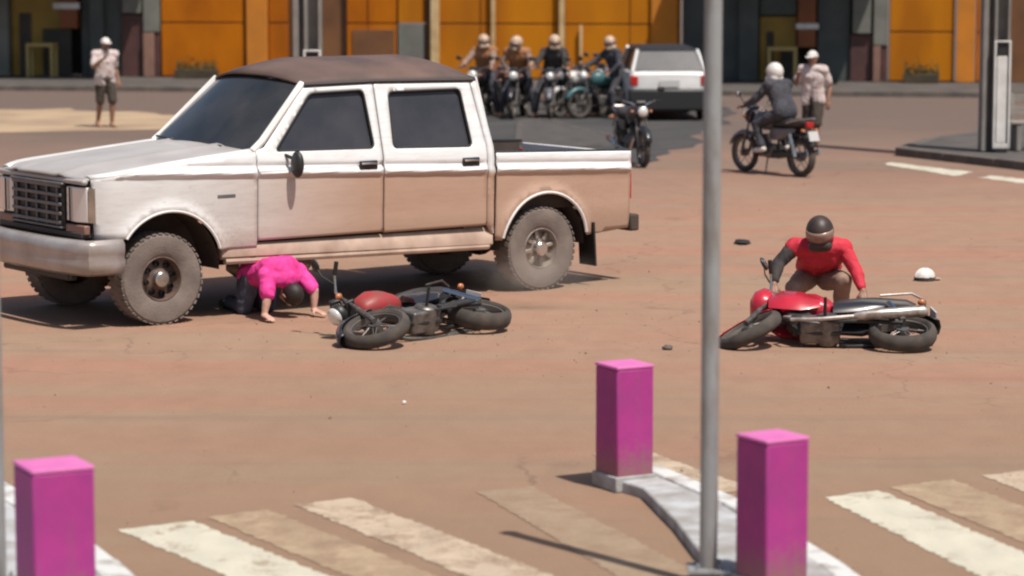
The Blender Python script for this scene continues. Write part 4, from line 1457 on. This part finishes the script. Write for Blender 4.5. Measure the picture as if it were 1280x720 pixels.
for s in (-1, 1):
    MB().tube([(-1.75, s * 0.73, 0.97), (-1.44, s * 0.595, 1.39)], 0.035, 6).build('rear_pillar', M_CARW, car)
    MB().tube([(0.96, s * 0.73, 0.94), (0.27, s * 0.595, 1.405)], 0.03, 6).build('front_pillar', M_CARW, car)
    MB().tube([(-0.35, s * 0.745, 0.96), (-0.38, s * 0.60, 1.40)], 0.03, 6).build('door_pillar', M_PLB, car)
    MB().box((-1.80, s * 0.70, 0.80), (0.08, 0.16, 0.20)).build('tail_light', M_REDL, car, bevel=0.02)
    MB().box((0.55, s * 0.88, 1.0), (0.10, 0.14, 0.10)).build('side_mirror', M_PLB, car, bevel=0.02)
    MB().sphere((1.76, s * 0.58, 0.66), (0.06, 0.13, 0.08), 10, 6).build('headlight', M_LENS, car)
    for x in (-1.15, 1.15):
        T = Matrix.Translation((x, s * 0.74, 0.29))
        w = MB().lathe([(0.17, -0.08), (0.26, -0.085), (0.285, -0.06), (0.29, 0), (0.285, 0.06), (0.26, 0.085), (0.17, 0.08)], 24, T).build('wheel', M_RUB, car, smooth=50)
        MB().lathe([(0.17, s * 0.07), (0.15, s * 0.05), (0.05, s * 0.07), (0.0, s * 0.07)], 20, T).build('rim', M_RIML, w)
MB().box((-1.80, 0, 0.42), (0.20, 1.62, 0.44)).build('rear_bumper', M_PLB, car, bevel=0.05)
MB().box((1.82, 0, 0.42), (0.18, 1.5, 0.24)).build('front_bumper', M_PLB, car, bevel=0.05)
MB().box((-1.845, 0, 0.74), (0.015, 0.40, 0.13)).build('number_plate', M_PLATE, car)

# ------------------------------------------------------------------ people
def cone_caps(mb, a, b, ra, rb, n=12):
    """A tapered limb segment with rounded ends."""
    a, b = Vector(a), Vector(b)
    d = (b - a)
    L = d.length
    if L < 1e-6:
        return
    t = d / L
    up = Vector((0, 0, 1)) if abs(t.z) < 0.9 else Vector((1, 0, 0))
    u = t.cross(up).normalized()
    v = u.cross(t)
    rings = []
    for k in range(1, 5):
        q = pi / 2 * (1 - k / 4.0)
        rings.append((a - t * ra * sin(q), ra * cos(q)))
    for k in range(0, 4):
        q = pi / 2 * k / 4.0
        rings.append((b + t * rb * sin(q), rb * cos(q)))
    o = len(mb.v)
    mb.v.append(a - t * ra)
    for c, r in rings:
        for k in range(n):
            w = 2 * pi * k / n
            mb.v.append(c + (u * cos(w) + v * sin(w)) * r)
    mb.v.append(b + t * rb)
    e = len(mb.v) - 1
    for k in range(n):
        mb.f.append((o, o + 1 + (k + 1) % n, o + 1 + k))
        mb.f.append((e, o + 1 + (len(rings) - 1) * n + k, o + 1 + (len(rings) - 1) * n + (k + 1) % n))
    for i in range(len(rings) - 1):
        for k in range(n):
            k2 = (k + 1) % n
            mb.f.append((o + 1 + i * n + k, o + 1 + i * n + k2, o + 1 + (i + 1) * n + k2, o + 1 + (i + 1) * n + k))


def fuse(mb, name, m, parent, voxel=0.011, smooth_it=4, folds=0.0):
    """Merge overlapping volumes into one continuous skin."""
    me = mb.mesh(name + '_raw')
    o = bpy.data.objects.new(name, me)
    COL.objects.link(o)
    r = o.modifiers.new('r', 'REMESH')
    r.mode = 'VOXEL'
    r.voxel_size = voxel
    sm = o.modifiers.new('s', 'SMOOTH')
    sm.factor = 0.5
    sm.iterations = smooth_it
    dg = bpy.context.evaluated_depsgraph_get()
    me2 = bpy.data.meshes.new_from_object(o.evaluated_get(dg))
    bpy.data.objects.remove(o)
    bpy.data.meshes.remove(me)
    me2.name = name
    me2.materials.clear()
    if folds:
        off = Vector((len(bpy.data.objects) * 0.37, 1.7, 0.3))
        nn = [v.normal.copy() for v in me2.vertices]
        co = [v.co.copy() for v in me2.vertices]
        flat = []
        for c, nv in zip(co, nn):
            q = c * 6.5 + off
            q.z *= 0.55
            w = 1 - abs(mnoise.noise(q)) * 2
            w2 = 1 - abs(mnoise.noise(c * 15.0 + off)) * 2
            flat.extend(c + nv * (folds * (w * 0.8 + w2 * 0.35 - 0.4)))
        me2.vertices.foreach_set('co', flat)
        me2.update()
    return finish(me2, name, m, parent, smooth=180)


def lerp(a, b, t):
    return Vector(a).lerp(Vector(b), t)


def hand(mb, wrist, tip_dir, palm_n, side, curl=0.5, k=1.0):
    """Palm and five bent fingers; tip_dir along the hand, palm_n out of the palm."""
    w = Vector(wrist)
    t = Vector(tip_dir).normalized()
    pn = Vector(palm_n)
    pn = (pn - t * pn.dot(t)).normalized()
    s = t.cross(pn).normalized() * side
    for off in (-0.026, -0.009, 0.009, 0.026):
        cone_caps(mb, w + s * off * 0.7 * k, w + t * 0.085 * k + s * off * k, 0.017 * k, 0.014 * k, 8)
    for off, ln in ((-0.031, 0.068), (-0.0105, 0.082), (0.0105, 0.078), (0.031, 0.060)):
        p = w + t * 0.088 * k + s * off * k
        d = (t + pn * curl * 0.5).normalized()
        q = p + d * ln * 0.55 * k
        d2 = (t + pn * curl * 1.6).normalized()
        cone_caps(mb, p, q, 0.010 * k, 0.009 * k, 8)
        cone_caps(mb, q, q + d2 * ln * 0.5 * k, 0.009 * k, 0.0075 * k, 8)
    p = w + t * 0.025 * k - s * 0.026 * k
    q = p - s * 0.03 * k + t * 0.03 * k + pn * 0.012 * k
    cone_caps(mb, p, q, 0.014 * k, 0.011 * k, 8)
    cone_caps(mb, q, q + t * 0.032 * k + pn * 0.012 * k - s * 0.006 * k, 0.011 * k, 0.009 * k, 8)


M_SKIN = mat('brown_skin', (0.27, 0.135, 0.085), 0.55, col2=(0.22, 0.11, 0.07), scale=12)
M_SKINL = mat('light_brown_skin', (0.56, 0.35, 0.28), 0.55, col2=(0.40, 0.22, 0.16), scale=12)
M_HAIR = mat('dark_hair', (0.018, 0.013, 0.011), 0.6)
M_EYE = mat('eye_dark', (0.02, 0.015, 0.012), 0.2)


def person(label, J, group=None, loc=(0, 0, 0), rot=0.0, skin=None, shirt=None, trousers=None, shoe=None, sleeve=0.55, leg_cover=1.0,
           head_dir=(1, 0, 0), head_gear='hair', gear_mat=None, hands=None, k=1.0, fat=1.0, over=None, shirt_drop=0.0, sleeve_mat=None):
    """J: joints in metres, local x forward, y left, z up."""
    root = thing('person', label, 'person', loc, rot, group)
    skin = skin or M_SKIN
    J = {n: Vector(v) for n, v in J.items()}
    B = MB()
    pel, chest, neck, head = J['pelvis'], J['chest'], J['neck'], J['head']
    hd = Vector(head_dir).normalized()
    hu = (head - neck).normalized()
    hu = (hu - hd * hu.dot(hd)).normalized()
    hl = hu.cross(hd)
    HM = Matrix((hd, hl, hu)).transposed().to_4x4()
    lat = (J['shoulder_l'] - J['shoulder_r']).normalized()
    plat = (J['hip_l'] - J['hip_r']).normalized()
    f = fat

    def torso(mb, g):
        cone_caps(mb, pel + plat * 0.075, lerp(pel, chest, 0.55) + lat * 0.06, (0.105 + g) * f, (0.10 + g) * f)
        cone_caps(mb, pel - plat * 0.075, lerp(pel, chest, 0.55) - lat * 0.06, (0.105 + g) * f, (0.10 + g) * f)
        cone_caps(mb, lerp(pel, chest, 0.5) + lat * 0.055, chest + lat * 0.085, (0.10 + g) * f, (0.105 + g) * f)
        cone_caps(mb, lerp(pel, chest, 0.5) - lat * 0.055, chest - lat * 0.085, (0.10 + g) * f, (0.105 + g) * f)
        cone_caps(mb, chest, lerp(chest, neck, 0.75), 0.11 + g, 0.065 + g)
        for s in ('l', 'r'):
            cone_caps(mb, lerp(chest, neck, 0.7), J['shoulder_' + s], 0.065 + g, 0.062 + g)
    torso(B, 0.0)
    cone_caps(B, lerp(chest, neck, 0.5), neck, 0.06, 0.055)
    cone_caps(B, neck, head, 0.055, 0.06)
    for s in ('l', 'r'):
        sh, el, wr = J['shoulder_' + s], J['elbow_' + s], J['wrist_' + s]
        cone_caps(B, sh, el, 0.052, 0.040)
        cone_caps(B, el, lerp(el, wr, 0.35), 0.040, 0.040)
        cone_caps(B, lerp(el, wr, 0.35), wr, 0.040, 0.026)
        hp, kn, an, to = J['hip_' + s], J['knee_' + s], J['ankle_' + s], J['toe_' + s]
        cone_caps(B, hp, kn, 0.088 * f, 0.056)
        cone_caps(B, kn, lerp(kn, an, 0.35), 0.055, 0.056)
        cone_caps(B, lerp(kn, an, 0.35), an, 0.056, 0.036)
        cone_caps(B, an, lerp(an, to, 0.6) + Vector((0, 0, -0.01)), 0.036, 0.034)
        hk = (hands or {}).get(s, (wr - el, Vector((0, 0, -1)), 0.5))
        hand(B, wr, hk[0], hk[1], 1 if s == 'l' else -1, hk[2], k)
    # head with brow, nose, jaw, ears
    B.sphere(head, (0.098, 0.078, 0.112), 18, 14, HM)
    H = lambda x, y, z: head + HM.to_3x3() @ Vector((x, y, z))
    cone_caps(B, H(0.035, 0, -0.055), H(0.058, 0, -0.092), 0.055, 0.036)
    cone_caps(B, H(0.092, 0, 0.018), H(0.112, 0, -0.022), 0.010, 0.015, 8)
    cone_caps(B, H(0.080, 0.035, 0.026), H(0.080, -0.035, 0.026), 0.018, 0.018, 8)
    cone_caps(B, H(0.088, 0.016, -0.058), H(0.088, -0.016, -0.058), 0.011, 0.011, 8)
    for s in (-1, 1):
        cone_caps(B, H(0.0, s * 0.078, 0.012), H(-0.006, s * 0.082, -0.022), 0.016, 0.012, 8)
    body = fuse(B, 'body', skin, root, 0.010, 3)
    for s in (-1, 1):
        MB().sphere(H(0.083, s * 0.032, 0.005), 0.012, 8, 6).build('eye', M_EYE, body)
    if shirt:
        S = MB()
        torso(S, 0.022)
        if shirt_drop:
            dn = (pel - chest).normalized()
            cone_caps(S, pel + plat * 0.085, pel + plat * 0.09 + dn * shirt_drop, 0.125 * f, 0.125 * f)
            cone_caps(S, pel - plat * 0.085, pel - plat * 0.09 + dn * shirt_drop, 0.125 * f, 0.125 * f)
        SL = MB() if sleeve_mat else S
        for s in ('l', 'r'):
            sh, el, wr = J['shoulder_' + s], J['elbow_' + s], J['wrist_' + s]
            if sleeve <= 1:
                cone_caps(SL, sh, lerp(sh, el, sleeve), 0.072, 0.066)
            else:
                cone_caps(SL, sh, el, 0.070, 0.058)
                cone_caps(SL, el, lerp(el, wr, sleeve - 1), 0.058, 0.042)
        fuse(S, 'shirt', shirt, root, 0.011, 3, 0.017)
        if sleeve_mat:
            for s in ('l', 'r'):
                sh, el, wr = J['shoulder_' + s], J['elbow_' + s], J['wrist_' + s]
                SL = MB()
                cone_caps(SL, sh, el, 0.070, 0.058)
                cone_caps(SL, el, lerp(el, wr, sleeve - 1), 0.058, 0.042)
                fuse(SL, 'sleeve', sleeve_mat[s], root, 0.010, 3, 0.012)
    if over:
        V = MB()
        torso(V, 0.036)
        fuse(V, 'vest', over, root, 0.012, 3, 0.012)
    if trousers:
        T = MB()
        cone_caps(T, pel + plat * 0.07, pel - plat * 0.07, 0.122 * f, 0.122 * f)
        for s in ('l', 'r'):
            hp, kn, an = J['hip_' + s], J['knee_' + s], J['ankle_' + s]
            if leg_cover <= 1:
                cone_caps(T, hp, lerp(hp, kn, leg_cover), 0.110 * f, 0.088)
            else:
                cone_caps(T, hp, kn, 0.108 * f, 0.074)
                cone_caps(T, kn, lerp(kn, an, leg_cover - 1), 0.074, 0.058)
        fuse(T, 'trousers', trousers, root, 0.011, 3, 0.015)
    if shoe:
        for s in ('l', 'r'):
            an, to = J['ankle_' + s], J['toe_' + s]
            F = MB()
            d = (to - an)
            dh = Vector((d.x, d.y, d.z * 0.5)).normalized()
            cone_caps(F, an + Vector((0, 0, -0.035)) - dh * 0.03, an + Vector((0, 0, -0.03)) + dh * 0.05, 0.044, 0.046)
            cone_caps(F, an + Vector((0, 0, -0.035)) + dh * 0.04, to, 0.045, 0.036)
            fuse(F, 'shoe', shoe, root, 0.010, 2)
    # headgear
    if head_gear == 'hair':
        Q = MB().sphere(H(-0.014, 0, 0.020), (0.108, 0.092, 0.108), 16, 12, HM)
        cone_caps(Q, H(-0.06, 0, -0.01), H(-0.075, 0, -0.10), 0.055, 0.045)
        fuse(Q, 'hair', gear_mat or M_HAIR, root, 0.011, 2)
    elif head_gear == 'cap':
        vs = MB()
        n, m = 18, 6
        rings = []
        for i in range(m + 1):
            q = pi / 2 * i / m
            rings.append([H(-0.004 + 0.110 * cos(q) * cos(2 * pi * j / n), 0.092 * cos(q) * sin(2 * pi * j / n), 0.028 + 0.105 * sin(q)) for j in range(n)])
        c = vs.loft(rings).build('cap', gear_mat, root, smooth=60)
        br = MB()
        top = [H(0.085 + 0.105 * cos(a), 0.080 * sin(a), 0.034 - 0.012 * cos(a)) for a in [pi / 2 * (-1 + 2 * i / 10) for i in range(11)]]
        br.loft([top, [p - hu * 0.007 for p in top]])
        br.build('peak', gear_mat, c, smooth=60)
    elif head_gear == 'helmet':
        Q = MB()
        Q.sphere(H(-0.012, 0, 0.022), (0.142, 0.124, 0.142), 24, 16, HM)
        cone_caps(Q, H(0.07, 0.055, -0.085), H(0.07, -0.055, -0.085), 0.052, 0.052)
        cone_caps(Q, H(-0.05, 0.04, -0.07), H(-0.05, -0.04, -0.07), 0.075, 0.075)
        he = fuse(Q, 'helmet', gear_mat, root, 0.009, 3)
        vb = MB()
        rings = []
        for z0 in (-0.035, 0.0, 0.035, 0.062):
            rr = []
            for i in range(17):
                a = radians(-72 + 144 * i / 16)
                sc_ = sqrt(max(0.05, 1 - ((z0 - 0.022) / 0.15) ** 2)) + 0.035
                rr.append(H(-0.012 + 0.142 * sc_ * cos(a), 0.124 * sc_ * sin(a), z0))
            rings.append(rr)
        vb.loft(rings, cap=False, close=False)
        vb.build('visor', mat('smoked_visor', (0.30, 0.20, 0.16), 0.3, 0.2), he, solid=0.004, smooth=60)
    return root


M_SHIRTP = mat('washed_pink_shirt', (0.50, 0.40, 0.38), 0.85, col2=(0.62, 0.54, 0.52), scale=6)
M_SHORTS = mat('dark_shorts', (0.045, 0.035, 0.028), 0.85, col2=(0.065, 0.05, 0.04), scale=6)
M_SHOE = mat('sandal_tan', (0.40, 0.24, 0.15), 0.8)
M_SHOEW = mat('white_shoe', (0.62, 0.58, 0.54), 0.7)
M_CAPW = mat('white_cap_cloth', (0.72, 0.69, 0.66), 0.8, col2=(0.6, 0.56, 0.52), scale=9)
M_PINK = mat('hot_pink_cloth', (0.80, 0.06, 0.34), 0.8, col2=(0.56, 0.02, 0.19), scale=7, bump=0.2, bscale=14)
M_JEANS = mat('dark_blue_jeans', (0.055, 0.065, 0.10), 0.85, col2=(0.09, 0.10, 0.14), scale=8)
M_REDC = mat('red_cloth', (0.60, 0.028, 0.055), 0.75, col2=(0.48, 0.02, 0.04), scale=7, bump=0.2, bscale=14)
M_DARKC = mat('black_cloth', (0.030, 0.026, 0.026), 0.85, col2=(0.05, 0.043, 0.04), scale=7)
M_DARKB = mat('slate_cloth', (0.055, 0.055, 0.070), 0.85, col2=(0.035, 0.034, 0.042), scale=7)
M_TANC = mat('tan_cloth', (0.30, 0.20, 0.155), 0.85, col2=(0.22, 0.145, 0.11), scale=7)
M_VEST = mat('orange_brown_cloth', (0.36, 0.16, 0.07), 0.8, col2=(0.28, 0.12, 0.05), scale=7)
M_HELB = mat('black_helmet_shell', (0.030, 0.020, 0.018), 0.5, col2=(0.06, 0.038, 0.032), scale=6)
M_HELW = mat('white_helmet_shell', (0.68, 0.65, 0.62), 0.3, coat=0.4)
M_HELC = mat('cream_helmet_shell', (0.50, 0.36, 0.25), 0.5, coat=0.1)

WALK = dict(pelvis=(0, 0, 0.93), chest=(0.02, 0, 1.27), neck=(0.03, 0, 1.44), head=(0.06, 0, 1.58),
            shoulder_l=(0.02, 0.19, 1.39), elbow_l=(-0.10, 0.25, 1.12), wrist_l=(0.00, 0.27, 0.90),
            shoulder_r=(0.02, -0.19, 1.39), elbow_r=(0.10, -0.27, 1.16), wrist_r=(0.27, -0.16, 1.30),
            hip_l=(0, 0.09, 0.90), knee_l=(0.10, 0.10, 0.50), ankle_l=(0.06, 0.10, 0.085), toe_l=(0.21, 0.11, 0.035),
            hip_r=(0, -0.09, 0.90), knee_r=(-0.02, -0.10, 0.49), ankle_r=(-0.16, -0.10, 0.095), toe_r=(-0.01, -0.11, 0.035))
person('man in white cap, pale shirt and dark shorts walking at left beyond the pickup hood', WALK, None, (-7.75, 51.9, 0), radians(-60), shirt=M_SHIRTP, trousers=M_SHORTS, leg_cover=0.95, sleeve=0.75, head_gear='cap', gear_mat=M_CAPW, shoe=M_SHOE, shirt_drop=0.05)
person('man in white cap and pale shirt standing behind the ridden motorcycle', WALK, None, (4.98, 45.0, 0), radians(-120), shirt=M_SHIRTP, trousers=M_SHORTS, leg_cover=0.95, sleeve=0.75, head_gear='cap', gear_mat=M_CAPW, shoe=M_SHOEW, shirt_drop=0.05)

RIDE = dict(pelvis=(-0.26, 0, 0.95), chest=(-0.10, 0, 1.25), neck=(-0.05, 0, 1.40), head=(0.0, 0, 1.52),
            shoulder_l=(-0.08, 0.19, 1.34), elbow_l=(0.10, 0.28, 1.13), wrist_l=(0.29, 0.31, 1.04),
            shoulder_r=(-0.08, -0.19, 1.34), elbow_r=(0.10, -0.28, 1.13), wrist_r=(0.29, -0.31, 1.04),
            hip_l=(-0.24, 0.10, 0.92), knee_l=(0.16, 0.21, 0.76), ankle_l=(-0.02, 0.24, 0.42), toe_l=(0.12, 0.25, 0.37),
            hip_r=(-0.24, -0.10, 0.92), knee_r=(0.16, -0.21, 0.76), ankle_r=(-0.02, -0.24, 0.42), toe_r=(0.12, -0.25, 0.37))
GRIPS = {'l': (Vector((0.7, 0.3, -0.1)), Vector((0.2, 0, -1)), 1.0), 'r': (Vector((0.7, -0.3, -0.1)), Vector((0.2, 0, -1)), 1.0)}
person('rider in dark clothes and white helmet on the moving motorcycle', RIDE, None, ridden.location, ridden.rotation_euler.z, shirt=M_DARKB, trousers=M_DARKB, leg_cover=1.9, sleeve=1.9, head_gear='helmet', gear_mat=M_HELW, shoe=M_SHOEW, hands=GRIPS)

# two legs down on the ground for the waiting riders
WAIT = dict(RIDE)
WAIT.update(knee_l=(0.05, 0.28, 0.52), ankle_l=(0.0, 0.34, 0.10), toe_l=(0.14, 0.36, 0.04), knee_r=(0.05, -0.28, 0.52), ankle_r=(0.0, -0.34, 0.10), toe_r=(0.14, -0.36, 0.04),
            wrist_l=(0.29, 0.31, 1.04), pelvis=(-0.26, 0, 0.95))
GW = 'riders waiting on motorcycles behind the pickup bed'
for lab, i, top, vest, gm, gear, lean, tw, hdir in [
        ('rider in orange-brown vest and cream helmet waiting nearest the pickup cab', 0, M_TANC, M_VEST, M_HELC, 'helmet', -0.05, 0.03, (1, 0.5, 0)),
        ('second rider from the pickup cab, in orange-brown vest and cream helmet', 1, M_TANC, M_VEST, M_HELC, 'helmet', 0.10, -0.02, (1, -0.7, -0.1)),
        ('dark-clad rider with pale helmet waiting left of the silver motorcycle', 2, M_DARKC, None, M_HELC, 'helmet', 0.02, 0.05, (1, 0.2, -0.2)),
        ('dark-clad rider with pale helmet waiting just left of the white car', 4, M_DARKB, None, M_HELC, 'helmet', -0.10, -0.04, (0.6, 0.9, 0))]:
    b = parked[i]
    Jw = {n: Vector(v) for n, v in WAIT.items()}
    for n in ('chest', 'neck', 'head', 'shoulder_l', 'shoulder_r'):
        q = (Jw[n].z - 0.95) / 0.5
        Jw[n] += Vector((lean * q, tw * q, -abs(lean) * 0.25 * q))
    if i == 1:
        Jw['elbow_r'] = Vector((0.02, -0.30, 1.12)); Jw['wrist_r'] = Vector((0.10, -0.17, 0.96))
    if i == 4:
        Jw['elbow_l'] = Vector((-0.12, 0.30, 1.08)); Jw['wrist_l'] = Vector((0.06, 0.22, 0.92))
    person(lab, Jw, GW, b.location, b.rotation_euler.z, shirt=top, over=vest, trousers=M_DARKB, leg_cover=1.9, sleeve=1.9, head_gear=gear, gear_mat=gm, shoe=M_SHOE, hands=GRIPS, head_dir=hdir)

# helmeted rider crouching behind the fallen red motorcycle, facing the viewer
CROUCH = dict(pelvis=(-0.32, 0.02, 0.52), chest=(0.04, 0.01, 0.67), neck=(0.17, 0, 0.76), head=(0.27, -0.02, 0.865),
              shoulder_l=(0.09, 0.20, 0.73), elbow_l=(0.17, 0.31, 0.53), wrist_l=(0.33, 0.36, 0.37),
              shoulder_r=(0.09, -0.23, 0.73), elbow_r=(0.14, -0.37, 0.60), wrist_r=(0.30, -0.42, 0.42),
              hip_l=(-0.26, 0.10, 0.41), knee_l=(0.13, 0.20, 0.44), ankle_l=(-0.10, 0.19, 0.085), toe_l=(0.06, 0.21, 0.035),
              hip_r=(-0.26, -0.10, 0.41), knee_r=(0.08, -0.23, 0.36), ankle_r=(-0.28, -0.20, 0.10), toe_r=(-0.13, -0.22, 0.035))
person('rider in red top, dark sleeves and black helmet crouching over the fallen red motorcycle', CROUCH, None, (2.73, 24.0, 0), radians(-92), shirt=M_REDC, sleeve_mat={'r': M_DARKC, 'l': M_REDC}, trousers=M_TANC, leg_cover=1.9, sleeve=1.8, head_gear='helmet', gear_mat=M_HELB, shoe=M_DARKC and M_SHOE, head_dir=(1, -0.12, -0.35),
       hands={'l': (Vector((0.6, 0, -0.7)), Vector((-0.5, 0, -0.8)), 0.7), 'r': (Vector((0.6, 0, -0.7)), Vector((-0.5, 0, -0.8)), 0.7)})

# person in pink crawling out from under the pickup
CRAWL = dict(pelvis=(-0.30, 0.02, 0.38), chest=(0.0, 0, 0.43), neck=(0.10, 0.01, 0.33), head=(0.13, 0.03, 0.215),
             shoulder_l=(0.05, 0.19, 0.40), elbow_l=(0.20, 0.25, 0.24), wrist_l=(0.20, 0.24, 0.06),
             shoulder_r=(0.05, -0.19, 0.40), elbow_r=(0.12, -0.25, 0.21), wrist_r=(0.13, -0.30, 0.055),
             hip_l=(-0.32, 0.10, 0.35), knee_l=(-0.33, 0.15, 0.07), ankle_l=(-0.70, 0.22, 0.08), toe_l=(-0.84, 0.24, 0.045),
             hip_r=(-0.32, -0.09, 0.35), knee_r=(-0.38, -0.10, 0.07), ankle_r=(-0.74, 0.02, 0.08), toe_r=(-0.88, 0.05, 0.045))
person('person in hot pink top on hands and knees under the pickup sill', CRAWL, None, (-2.13, 24.72, 0), radians(-44), skin=M_SKINL, shirt=M_PINK, trousers=M_JEANS, leg_cover=1.9, sleeve=0.8, head_gear='hair', shoe=M_DARKC, head_dir=(-0.35, 0.1, -0.93),
       hands={'l': (Vector((1, 0, -0.15)), Vector((0, 0, -1)), 0.15), 'r': (Vector((1, -0.2, -0.15)), Vector((0, 0, -1)), 0.15)}, shirt_drop=0.02)

# ------------------------------------------------------------------ small things on the road
gv = MB()
rg = random.Random(31)
for k in range(620):
    t = rg.random()
    if k % 3 == 0:
        x, y = rg.uniform(-5, 6), rg.uniform(14, 40)
    elif k % 3 == 1:      # along the island kerb
        y = rg.uniform(14.0, 17.4)
        x = 1.76 - (y - 14.28) * 0.305 + abs(rg.gauss(0, 0.10)) + 0.03
    else:                 # scraped up round the crash
        x, y = rg.gauss(0.6, 2.0), rg.gauss(23.3, 1.2)
    r_ = rg.uniform(0.004, 0.010) if rg.random() < 0.95 else rg.uniform(0.010, 0.018)
    M = Matrix.Translation((x, y, r_ * 0.4)) @ Euler((rg.uniform(0, 6), rg.uniform(0, 6), rg.uniform(0, 6))).to_matrix().to_4x4()
    gv.add([(r_, 0, 0), (-r_, 0.2 * r_, 0), (0, r_ * 0.8, 0.1 * r_), (0, -r_, 0), (0.1 * r_, 0, r_ * 0.7), (0, 0.2 * r_, -r_ * 0.8)],
           [(0, 2, 4), (2, 1, 4), (1, 3, 4), (3, 0, 4), (2, 0, 5), (1, 2, 5), (3, 1, 5), (0, 3, 5)], M)
go = gv.build('gravel', mat('gravel_stone', (0.34, 0.23, 0.17), 0.9, col2=(0.20, 0.135, 0.10), scale=3), None, smooth=0)
go['kind'] = 'stuff'
tag(go, 'loose small gravel scattered over the dusty road', 'gravel')

cp = thing('cap', 'small white cap lying on the road right of the crouching rider', 'cap', (4.2, 27.5, 0.0), radians(20))
rings = []
for i in range(7):
    q = pi / 2 * i / 6
    rings.append([(0.105 * cos(q) * cos(2 * pi * j / 18) * (1 + 0.08 * sin(3 * j)), 0.09 * cos(q) * sin(2 * pi * j / 18), 0.035 + 0.09 * sin(q) + 0.008 * sin(2.3 * j)) for j in range(18)])
MB().loft(rings).build('crown', M_CAPW, cp, smooth=60)
top = [(0.09 + 0.09 * cos(a), 0.08 * sin(a), 0.040 - 0.022 * cos(a)) for a in [pi / 2 * (-1 + 2 * i / 10) for i in range(11)]]
MB().loft([top, [(x, y, z - 0.008) for x, y, z in top]]).build('peak', M_CAPW, cp)
MB().lathe([(0.10, 0.0), (0.107, 0.0), (0.107, 0.036), (0.10, 0.036)], 18, Matrix.Rotation(pi / 2, 4, 'X'), closed=True).build('inner_band', M_DARKC, cp)
for lab, nm, x, y, sx, sy, sz, m in (
        ('dark flat scrap of debris on the road left of the crouching rider', 'debris_scrap', 2.64, 31.0, 0.10, 0.16, 0.03, M_RUB),
        ('small dark stone on the road left of the grey pole', 'stone', 1.31, 22.65, 0.045, 0.05, 0.025, M_KERBD),
        ('tiny white pebble on the road below the fallen dark motorcycle', 'pebble', -0.80, 19.87, 0.020, 0.02, 0.016, M_WHITE)):
    rnd = random.Random(int(x * 100))
    mb = MB().sphere((0, 0, 0), (sx, sy, sz), 10, 7)
    for v in mb.v:
        v *= rnd.uniform(0.8, 1.15)
    o = mb.build(nm, m, None, smooth=60)
    o.location = (x, y, sz * 0.7)
    tag(o, lab, 'stone' if nm != 'debris_scrap' else 'debris')

# dust kicked up beside the rear wheel
dm = bpy.data.materials.new('dust_in_air')
dm.use_nodes = True
nt = dm.node_tree
nt.nodes.remove(nt.nodes['Principled BSDF'])
pv = nt.nodes.new('ShaderNodeVolumePrincipled')
pv.inputs['Color'].default_value = (0.80, 0.66, 0.56, 1)
tc = nt.nodes.new('ShaderNodeTexCoord')
nzz = noise(nt, tc.outputs['Object'], 3.2, 4, 0.6)
ln = nt.nodes.new('ShaderNodeVectorMath')
ln.operation = 'LENGTH'
mp = mapping(nt, tc.outputs['Object'], (1 / 0.75, 1 / 0.55, 1 / 0.32))
nt.links.new(mp, ln.inputs[0])
fall = rng(nt, ln.outputs['Value'], 0.25, 1.0, 1.0, 0.0)
nt.links.new(mathn(nt, 'MULTIPLY', mathn(nt, 'MULTIPLY', fall, fall), rng(nt, nzz, 0.35, 0.7, 0.0, 1.9)), pv.inputs['Density'])
nt.links.new(pv.outputs[0], nt.nodes['Material Output'].inputs['Volume'])
du = MB().sphere((0, 0, 0), (0.74, 0.54, 0.31), 20, 12).build('dust_cloud', dm, None)
du.location = (0.22, 25.35, 0.315)
tag(du, 'thin cloud of dust hanging beside the rear wheel of the pickup', 'dust')
du['kind'] = 'stuff'
